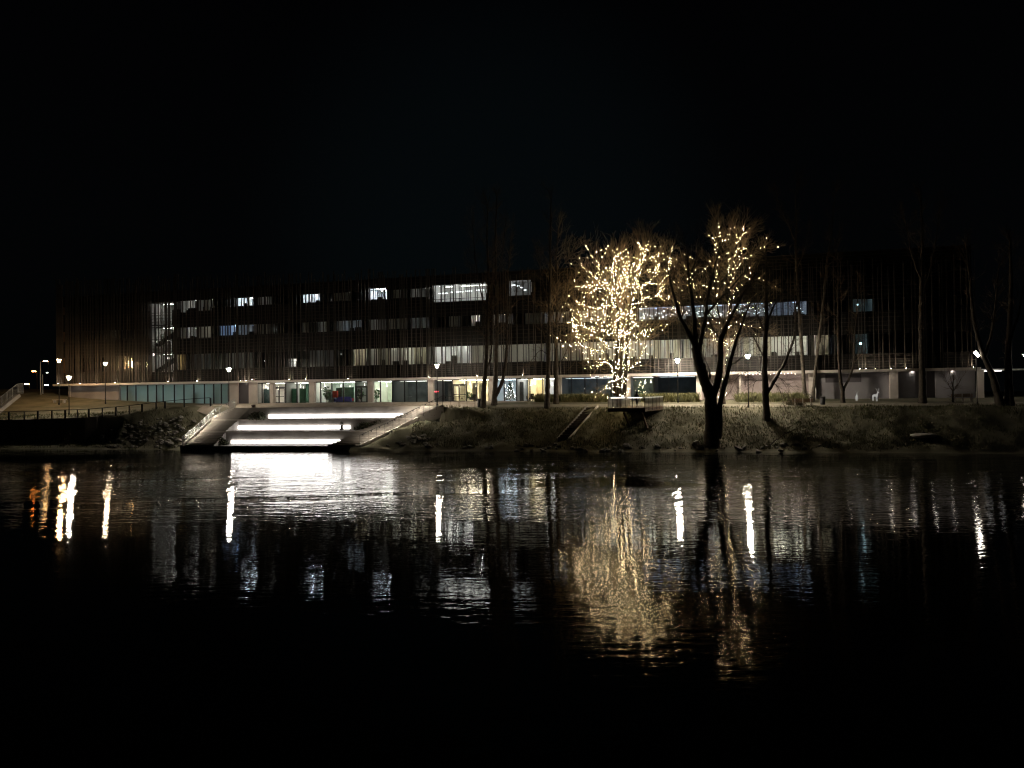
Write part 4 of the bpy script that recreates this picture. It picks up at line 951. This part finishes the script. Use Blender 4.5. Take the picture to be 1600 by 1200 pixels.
def c5(*a): return [(1030 + x * .3083, 330 + y * .3083) for x, y in a]
def c4(*a): return [(860 + x * .25, 330 + y * .25) for x, y in a]

# big forked tree at the water's edge
tree('bare_tree', 'big dark multi-stemmed bare tree standing at the water edge right of the viewing platform', (1113, 694), None, [
    (c5((268, 1180), (265, 1060), (262, 935), (235, 875), (205, 770), (185, 690)), .74, .46, .1),
    (c5((185, 690), (140, 600), (105, 540), (80, 450), (55, 350), (45, 300)), .29, .05),
    (c5((208, 780), (200, 720), (215, 640), (235, 540), (245, 440), (275, 300), (300, 220)), .33, .06),
    (c5((185, 690), (180, 560), (170, 470), (150, 340), (140, 220), (120, 160)), .29, .05),
    (c5((150, 340), (185, 250), (205, 180)), .08, .03),
    (c5((268, 950), (295, 870), (312, 760), (310, 650), (350, 560), (400, 470), (440, 390), (480, 330)), .42, .06),
    (c5((240, 520), (310, 440), (380, 370), (430, 310), (470, 290)), .14, .03),
    (c5((300, 1150), (308, 1060), (306, 980), (335, 870), (360, 760), (395, 640), (430, 540), (470, 450)), .36, .06),
    (c5((350, 790), (385, 765), (410, 750)), .12, .04), (c5((250, 880), (262, 830), (250, 790), (235, 760)), .12, .05),
    (c5((110, 545), (130, 500), (110, 430), (125, 380)), .08, .03), (c5((310, 650), (260, 580), (250, 510)), .10, .04)], spacing=.7, tw_len=1.7, twig=BARK, up=.02)
# second dark tree with drooping twigs
tree('bare_tree', 'dark bare tree with a long leaning right branch and drooping twigs, beside the path', (1197, 657), None, [
    (c5((545, 1080), (540, 940), (533, 800), (538, 650), (545, 560), (540, 400), (545, 300), (540, 230)), .40, .08, .8),
    (c5((548, 920), (590, 850), (640, 760), (680, 660), (690, 560), (695, 470), (702, 400)), .20, .04),
    (c5((545, 560), (580, 480), (620, 420), (660, 350)), .12, .03), (c5((540, 620), (500, 540), (480, 450), (470, 380)), .12, .03), (c5((535, 760), (500, 680), (470, 620), (440, 590)), .10, .03),
    (c5((575, 870), (600, 880), (620, 930), (632, 985)), .05, .015), (c5((560, 900), (520, 850), (480, 860), (470, 930)), .05, .015), (c5((600, 840), (640, 860), (670, 930)), .04, .012), (c5((530, 830), (480, 800), (400, 830), (370, 900)), .05, .015)],
    spacing=.6, tw_len=1.6, twig=BARK, up=-.04, from_t=.25)
# birches and thin trunks
tree('birch_tree', 'tall thin pale-barked birch rising between the bench and the drooping tree', (1258, 622), 88, [
    (c5((740, 950), (730, 820), (718, 640), (708, 480), (695, 300), (690, 160), (697, 60), (690, -20), (694, -120)), .24, .04, .7), (c5((690, 160), (660, 80), (620, 0), (600, -60)), .07, .03), (c5((695, 300), (730, 220), (755, 120)), .06, .02)], bark=BARKP, spacing=1.2, tw_len=1.5, lvl=2)
tree('birch_tree', 'thin leaning pale trunk directly behind the wooden bench', (1269, 622), 87, [
    (c5((775, 950), (795, 780), (815, 600), (835, 430), (850, 250), (870, 150), (880, 20), (890, -80)), .20, .04, .7), (c5((850, 250), (880, 190), (905, 120)), .05, .02)], bark=BARKP, spacing=1.2, tw_len=1.4, lvl=2)
tree('bare_tree', 'slim dark tree forking low in a Y before the grey wall', (1317, 629), None, [
    (c5((930, 990), (930, 910), (918, 870), (908, 700), (905, 480), (908, 330), (900, 200)), .24, .05, .7), (c5((930, 912), (958, 860), (985, 780), (990, 650), (1000, 500), (1010, 380)), .16, .03)], spacing=1.1, tw_len=1.6, lvl=2)
tree('bare_tree', 'straight thick black trunk standing alone before the grey walls', (1441, 630), None, [
    ([(1441, 634), (1441, 600), (1440, 550), (1439, 500), (1440, 430), (1441, 370), (1439, 310)], .40, .10, .6), ([(1440, 470), (1452, 430), (1462, 380), (1468, 330)], .14, .04), ([(1440, 440), (1425, 400), (1415, 350)], .12, .04)], spacing=1.1, tw_len=1.8, lvl=2)
tree('bare_tree', 'dark trunk leaning left past the floodlight', (1565, 633), None, [
    ([(1565, 640), (1556, 606), (1548, 580), (1538, 560), (1528, 530), (1520, 490), (1516, 440), (1510, 390)], .42, .08, .6), ([(1538, 562), (1550, 520), (1556, 470), (1560, 420)], .18, .05)], spacing=1.1, tw_len=1.8, lvl=2)
tree('bare_tree', 'upright thick dark trunk just right of the leaning one', (1577, 633), None, [
    ([(1578, 640), (1576, 600), (1575, 560), (1578, 500), (1580, 440), (1578, 380)], .46, .12, .6), ([(1576, 540), (1592, 490), (1602, 430)], .16, .05)], spacing=1.2, tw_len=1.8, lvl=2)
tree('young_tree', 'small young tree with a round bare crown beside the dark bench', (1489, 629), None, [
    ([(1489, 632), (1489, 612), (1489, 600), (1490, 585)], .09, .03), ([(1489, 612), (1481, 600), (1476, 588)], .04, .015), ([(1489, 611), (1498, 600), (1503, 590)], .04, .015), ([(1489, 606), (1485, 592), (1483, 580)], .04, .015)], spacing=.3, tw_len=.7, lvl=1, from_t=.4)
# trio and pair in front of the cafe
TR = 'tall bare trees in front of the cafe'
tree('bare_tree', 'leftmost trunk of the trio before the cafe windows', (754, 637), None, [
    ([(754, 642), (756, 610), (759, 570), (760, 540), (762, 484), (763, 427), (761, 371), (762, 320)], .34, .06, .8), ([(759, 575), (766, 567), (768, 540), (769, 500), (768, 450), (771, 400)], .14, .03), ([(761, 500), (750, 450), (742, 400), (738, 350)], .10, .03)], spacing=.9, tw_len=1.6, group=TR)
tree('bare_tree', 'middle trunk of the trio, forking from one base with the right one', (773, 633), None, [
    ([(772, 638), (774, 600), (775, 560), (776, 500), (775, 440), (774, 371), (776, 310)], .36, .06, .8), ([(774, 620), (782, 604), (788, 585), (791, 560), (792, 520), (791, 470), (794, 430), (797, 380)], .26, .05), ([(791, 500), (803, 470), (812, 440)], .08, .03), ([(775, 450), (785, 400), (790, 350)], .08, .03)], spacing=.9, tw_len=1.6, group=TR)
tree('bare_tree', 'darker nearer trunk of the pair left of the glowing tree', (856, 637), None, [
    ([(855, 641), (856, 600), (857, 560), (858, 510), (859, 470), (860, 413), (860, 362), (861, 310)], .33, .06, .7), ([(857, 545), (848, 520), (842, 495), (835, 470)], .07, .02), ([(859, 480), (850, 455), (845, 430), (842, 400)], .08, .02), ([(856, 555), (846, 545), (838, 552), (832, 562)], .05, .02)], spacing=.8, tw_len=1.6, group=TR)
tree('bare_tree', 'lighter farther trunk of the pair left of the glowing tree', (869, 631), None, [
    ([(869, 635), (869, 590), (869, 545), (870, 500), (871, 450), (869, 400), (872, 360)], .32, .05, .8), ([(870, 510), (880, 480), (888, 450), (900, 430)], .08, .02), ([(869, 520), (862, 480), (858, 440)], .08, .02), ([(871, 470), (885, 455), (905, 452), (918, 460)], .06, .02), ([(870, 575), (880, 560), (888, 540), (892, 525)], .06, .02), ([(870, 430), (885, 405), (900, 390)], .06, .02)], twig=mat('tan_twig', (.30, .23, .15), .9, .25, 4), spacing=.6, tw_len=1.7, group=TR)

# glowing trees wrapped in string lights
TWIGL = mat('tan_twig', (.30, .23, .15), .9, .25, 4)
JL = [
 (c4((428, 1165), (430, 1100), (435, 1000), (440, 900), (450, 800), (445, 700), (440, 600), (425, 520), (400, 420), (400, 310), (430, 260)), .34, .05, .9),
 (c4((405, 1150), (402, 1050), (412, 930), (425, 800), (425, 700), (430, 620)), .24, .16, .6),
 (c4((430, 620), (385, 540), (345, 480), (300, 430), (262, 400), (238, 378)), .14, .03),
 (c4((462, 1150), (468, 1040), (478, 930), (480, 800), (490, 680), (495, 600)), .26, .16, .6),
 (c4((495, 600), (515, 520), (540, 430), (560, 350), (580, 280), (565, 230), (555, 200)), .15, .03),
 (c4((580, 285), (600, 250), (605, 215), (602, 190)), .05, .02), (c4((575, 310), (610, 295), (650, 285), (690, 265)), .06, .02),
 (c4((490, 610), (540, 580), (600, 550), (650, 530), (690, 490), (720, 400), (740, 350), (748, 290)), .13, .03),
 (c4((660, 460), (630, 440), (580, 460), (550, 480)), .05, .02), (c4((655, 520), (690, 540), (740, 545)), .05, .02), (c4((640, 400), (665, 370), (675, 330)), .04, .02),
 (c4((440, 600), (400, 580), (345, 600), (300, 602), (245, 600)), .10, .03), (c4((350, 600), (330, 625), (335, 655), (365, 655)), .04, .02),
 (c4((425, 800), (390, 760), (340, 710), (300, 660), (240, 660), (190, 645), (155, 625)), .11, .025), (c4((300, 740), (250, 748), (205, 720), (160, 700), (130, 755)), .07, .02), (c4((155, 655), (130, 690), (170, 740), (172, 790)), .04, .02),
 (c4((385, 790), (350, 740), (300, 750), (260, 745)), .07, .02),
 (c4((300, 440), (285, 470), (240, 470), (205, 470)), .05, .02), (c4((310, 480), (270, 490), (245, 525)), .05, .02), (c4((300, 400), (298, 360), (296, 325)), .04, .02),
 (c4((430, 480), (450, 400), (470, 350), (465, 310)), .08, .02), (c4((460, 430), (500, 360), (530, 315)), .08, .02), (c4((395, 420), (380, 370), (372, 350)), .05, .02),
 (c4((490, 800), (530, 790), (570, 750), (640, 740)), .08, .02), (c4((580, 745), (600, 770), (590, 790)), .04, .02), (c4((495, 690), (530, 680), (545, 720)), .06, .02),
 (c4((420, 860), (350, 850), (330, 800), (300, 800)), .07, .02), (c4((410, 980), (370, 960), (340, 930), (310, 960)), .06, .02), (c4((405, 1050), (375, 1060), (350, 1100), (335, 1120)), .06, .02), (c4((350, 880), (270, 870), (220, 850), (190, 825)), .05, .02), (c4((250, 860), (255, 900)), .03, .015),
 (c4((475, 990), (520, 970), (550, 935)), .06, .02), (c4((470, 520), (480, 450), (478, 400)), .07, .02), (c4((540, 440), (570, 520), (580, 560)), .05, .02), (c4((330, 430), (365, 440), (372, 480), (390, 550)), .05, .02)]
tj, skj, twj = tree('glowing_tree', 'multi-stemmed bare tree wrapped all over in warm string lights behind the viewing platform', (967, 620), 87.5, JL, twig=TWIGL, spacing=.42, tw_len=1.9, spread=.35, twig_r=.02, up=.1)
KL = [
 (c5((322, 975), (318, 900), (325, 800), (322, 700), (335, 620), (350, 560), (362, 480), (368, 420)), .30, .14, .5),
 (c5((368, 420), (360, 340), (350, 260), (348, 190)), .10, .03), (c5((368, 420), (372, 330), (380, 250), (392, 180), (385, 80)), .10, .03), (c5((385, 290), (420, 250), (460, 225), (520, 195), (528, 180)), .06, .02),
 (c5((395, 180), (410, 130), (430, 75)), .05, .02), (c5((400, 270), (420, 220), (414, 172), (440, 190)), .05, .02), (c5((430, 120), (448, 105), (462, 92)), .03, .015),
 (c5((335, 620), (300, 520), (285, 420), (295, 330), (300, 250), (278, 130)), .12, .03), (c5((290, 190), (305, 120), (302, 62)), .05, .02), (c5((300, 190), (325, 140), (348, 98)), .05, .02),
 (c5((320, 680), (280, 640), (240, 620)), .08, .03), (c5((290, 560), (230, 480), (200, 440), (165, 380), (150, 290), (125, 285)), .09, .02), (c5((285, 400), (240, 380), (180, 375), (100, 385)), .06, .02), (c5((290, 290), (260, 270), (225, 285)), .05, .02),
 (c5((345, 580), (400, 560), (460, 585), (515, 592)), .08, .02), (c5((365, 440), (410, 380), (450, 320), (462, 285)), .07, .02), (c5((430, 350), (480, 330), (525, 345)), .05, .02), (c5((350, 540), (380, 500), (440, 490), (500, 490)), .07, .02),
 (c5((250, 520), (180, 505), (100, 510), (60, 520)), .06, .02), (c5((330, 720), (350, 700), (380, 640), (395, 610)), .06, .02), (c5((240, 530), (250, 590), (275, 650)), .05, .02), (c5((130, 515), (70, 480), (45, 490)), .03, .015)]
tk, skk, twk = tree('glowing_tree', 'tree with sparser string lights half hidden behind the big dark water-edge tree', (1129, 628), 88, KL, twig=TWIGL, spacing=.42, tw_len=1.7, spread=.3, twig_r=.02, up=.06)
def string_lights(label, t_, skel, tw, per_m, twigs_n, lo=-9):
    o = thing('string_lights', label, 'string lights', tuple(t_.location)); P = []; cab = []
    for Q, R, _ in skel:
        L = len(Q) * .35; n_ = int(L * per_m * (1 + R.mean() * 3.5)); tt = np.clip(np.linspace(.02, 1, n_) + rng.normal(0, .5 / n_, n_), 0, 1) * (len(Q) - 1); i = np.minimum(len(Q) - 2, tt.astype(int)); f = (tt - i)[:, None]
        p = Q[i] * (1 - f) + Q[i + 1] * f; r_ = R[i][:, None] + .05; ph = np.linspace(0, L * 3.2, n_) + rng.normal(0, 1.3, n_)
        off = np.stack([np.cos(ph), np.sin(ph), .25 * np.sin(ph * 1.7)], 1) * r_
        P.append(p + off * rng.uniform(.8, 1.7, (n_, 1)) + rng.normal(0, .075, p.shape)); cab.append((p + off, np.full(n_, .008)))
    zmax = max(Q[:, 2].max() for Q, _, _ in skel) - .3
    for k in rng.permutation([i for i in range(len(tw)) if tw[i][0][1, 2] < zmax])[:twigs_n]: P.append(tw[k][0][rng.integers(0, 2)][None] + rng.normal(0, .04, (1, 3)))
    P = np.concatenate(P); P = P[P[:, 2] > .15]
    dots('bulb', P, rng.choice([.012, .015, .019, .026, .040], len(P), p=[.3, .3, .24, .12, .04]), L_BULB, o, kind='stuff')
    V_, F_ = tubes_np([c for c in cab if len(c[0]) > 2], 3); link('cable', np_mesh('cable', V_, F_, FRAME), o, kind='stuff')
    return len(P)
n1 = string_lights('dense warm string lights wound round the multi-stemmed tree behind the deck', tj, skj, twj, 6.5, 620)
n2 = string_lights('sparser warm string lights wound through the tree behind the water-edge trunk', tk, skk, twk, 2.9, 75)
print('bulbs', n1, n2)

# ------------------------------------------------------------------ bank cover
def bank_points(n_, x0, x1, d0, d1, dens=None):
    x = rng.uniform(x0, x1, n_ * 3); d = rng.uniform(d0, d1, n_ * 3); keep = (nz2(x, d, .5, 5) + nz2(x, d, 1.6, 6) * .7) > rng.uniform(-.6, .5, n_ * 3); x, d = x[keep][:n_], d[keep][:n_]
    am_ = np.array([rough_amt(a, b_) for a, b_ in zip(x, d)]); y = np.array([ys(a) for a in x]) + d
    z = np.array([tz(a, b_) for a, b_ in zip(x, y)])
    z += am_ * (nz2(x, y, .45, 1) * .55 + nz2(x, y, 1.3, 2) * .28 + nz2(x, y, 2.5, 3) * .12)
    ok = np.array([step_zone(a, b_) is None for a, b_ in zip(x, y)]); return np.stack([x, y, z], 1)[ok]
LEAF = mat('fallen_leaf', (.20, .16, .11), .85, .5, 2.5, c2=(.32, .27, .20))
leaf_mass('fallen_leaves', bank_points(15000, -12, 48, .4, 8.2), .10, LEAF, kind='stuff')
BLADE = mat('grass_blade', (.07, .085, .035), .9, .4, 1.5, c2=(.13, .13, .06))
leaf_mass('grass', bank_points(20000, -12, 55, .6, 9), .24, BLADE, None, True, kind='stuff')
leaf_mass('grass', bank_points(7000, -75, -38, .3, 7), .22, BLADE, None, True, kind='stuff')
# reeds and grasses in the beds before the building
def bed(n_, p0, p1, v0, v1, size):
    P = []
    for k in range(n_):
        px = random.uniform(p0, p1); v = random.uniform(v0, v1); q = Bw(U(px, v, 612), v, 0); P.append((q.x, q.y, tz(q.x, q.y)))
    return P
REED = mat('reed_blade', (.16, .17, .08), .9, .35, 1.2, c2=(.26, .25, .13))
for p0, p1, n_ in ((836, 948, 2600), (1000, 1092, 1900), (1150, 1262, 2000)):
    leaf_mass('reeds', bed(n_, p0, p1, -3.4, -.8, 1), .75, REED, None, True, kind='stuff')
shrub('low bush beside the bench under the birch trunks', tuple(ground(1236, 85)), (1.6, .9, 1.1), 900, .13, SHRUB2)
shrub('bare thin sapling clump on the shore in front of the left fence', tuple(ground(106, 97.5)), (.9, .6, 2.6), 160, .14, SHRUB2)
# riprap rocks
def rock_mesh(sd):
    r_ = np.random.default_rng(sd); import bmesh
    bm = bmesh.new(); bmesh.ops.create_icosphere(bm, subdivisions=1, radius=1)
    for v in bm.verts: v.co *= float(r_.uniform(.7, 1.15)); v.co.z *= .7
    me = bpy.data.meshes.new('rock'); bm.to_mesh(me); bm.free(); me.materials.append(mat('rock', (.13, .125, .11), .9, .4, 1.5, .02, c2=(.27, .255, .23))); return me
RK = [rock_mesh(i) for i in range(7)]
def rocks(pts, lab, grp, lo, hi):
    for p in pts:
        s = random.uniform(lo, hi) * (1.5 if random.random() < .12 else 1); o = link('rock', random.choice(RK), None, (p[0], p[1], p[2] + s * .15), (random.uniform(-.4, .4), random.uniform(-.4, .4), random.uniform(0, 6.28))); o.scale = (s * random.uniform(.8, 1.3), s, s * random.uniform(.7, 1.1)); tag(o, ('larger ' if s > lo + (hi - lo) * .6 else 'smaller ') + lab[0] + (' low by the water' if p[2] < lab[1] else ' higher up'), 'rock', grp)
P = []
for k in range(170):
    px = random.triangular(150, 318, 250); py = random.uniform(652 + max(0, (230 - px)) * .35, 700)
    p = hit(px, py)
    if step_zone(p.x, p.y) is None: P.append(p)
rocks(P, ('grey stone of the heap beside the left stair', 1.2), 'stones heaped left of the terraces', .17, .34)
P = [hit(random.uniform(600, 1300), random.uniform(694, 706)) for k in range(70)]
rocks([p for p in P if step_zone(p.x, p.y) is None], ('dark stone at the foot of the right-hand bank', .15), 'stones along the right-hand waterline', .16, .42)
P = [hit(random.uniform(622, 672), random.uniform(678, 699)) for k in range(14)]
rocks(P, ('pale boulder on the bank just right of the terraces', .6), 'boulders right of the terraces', .35, .7)
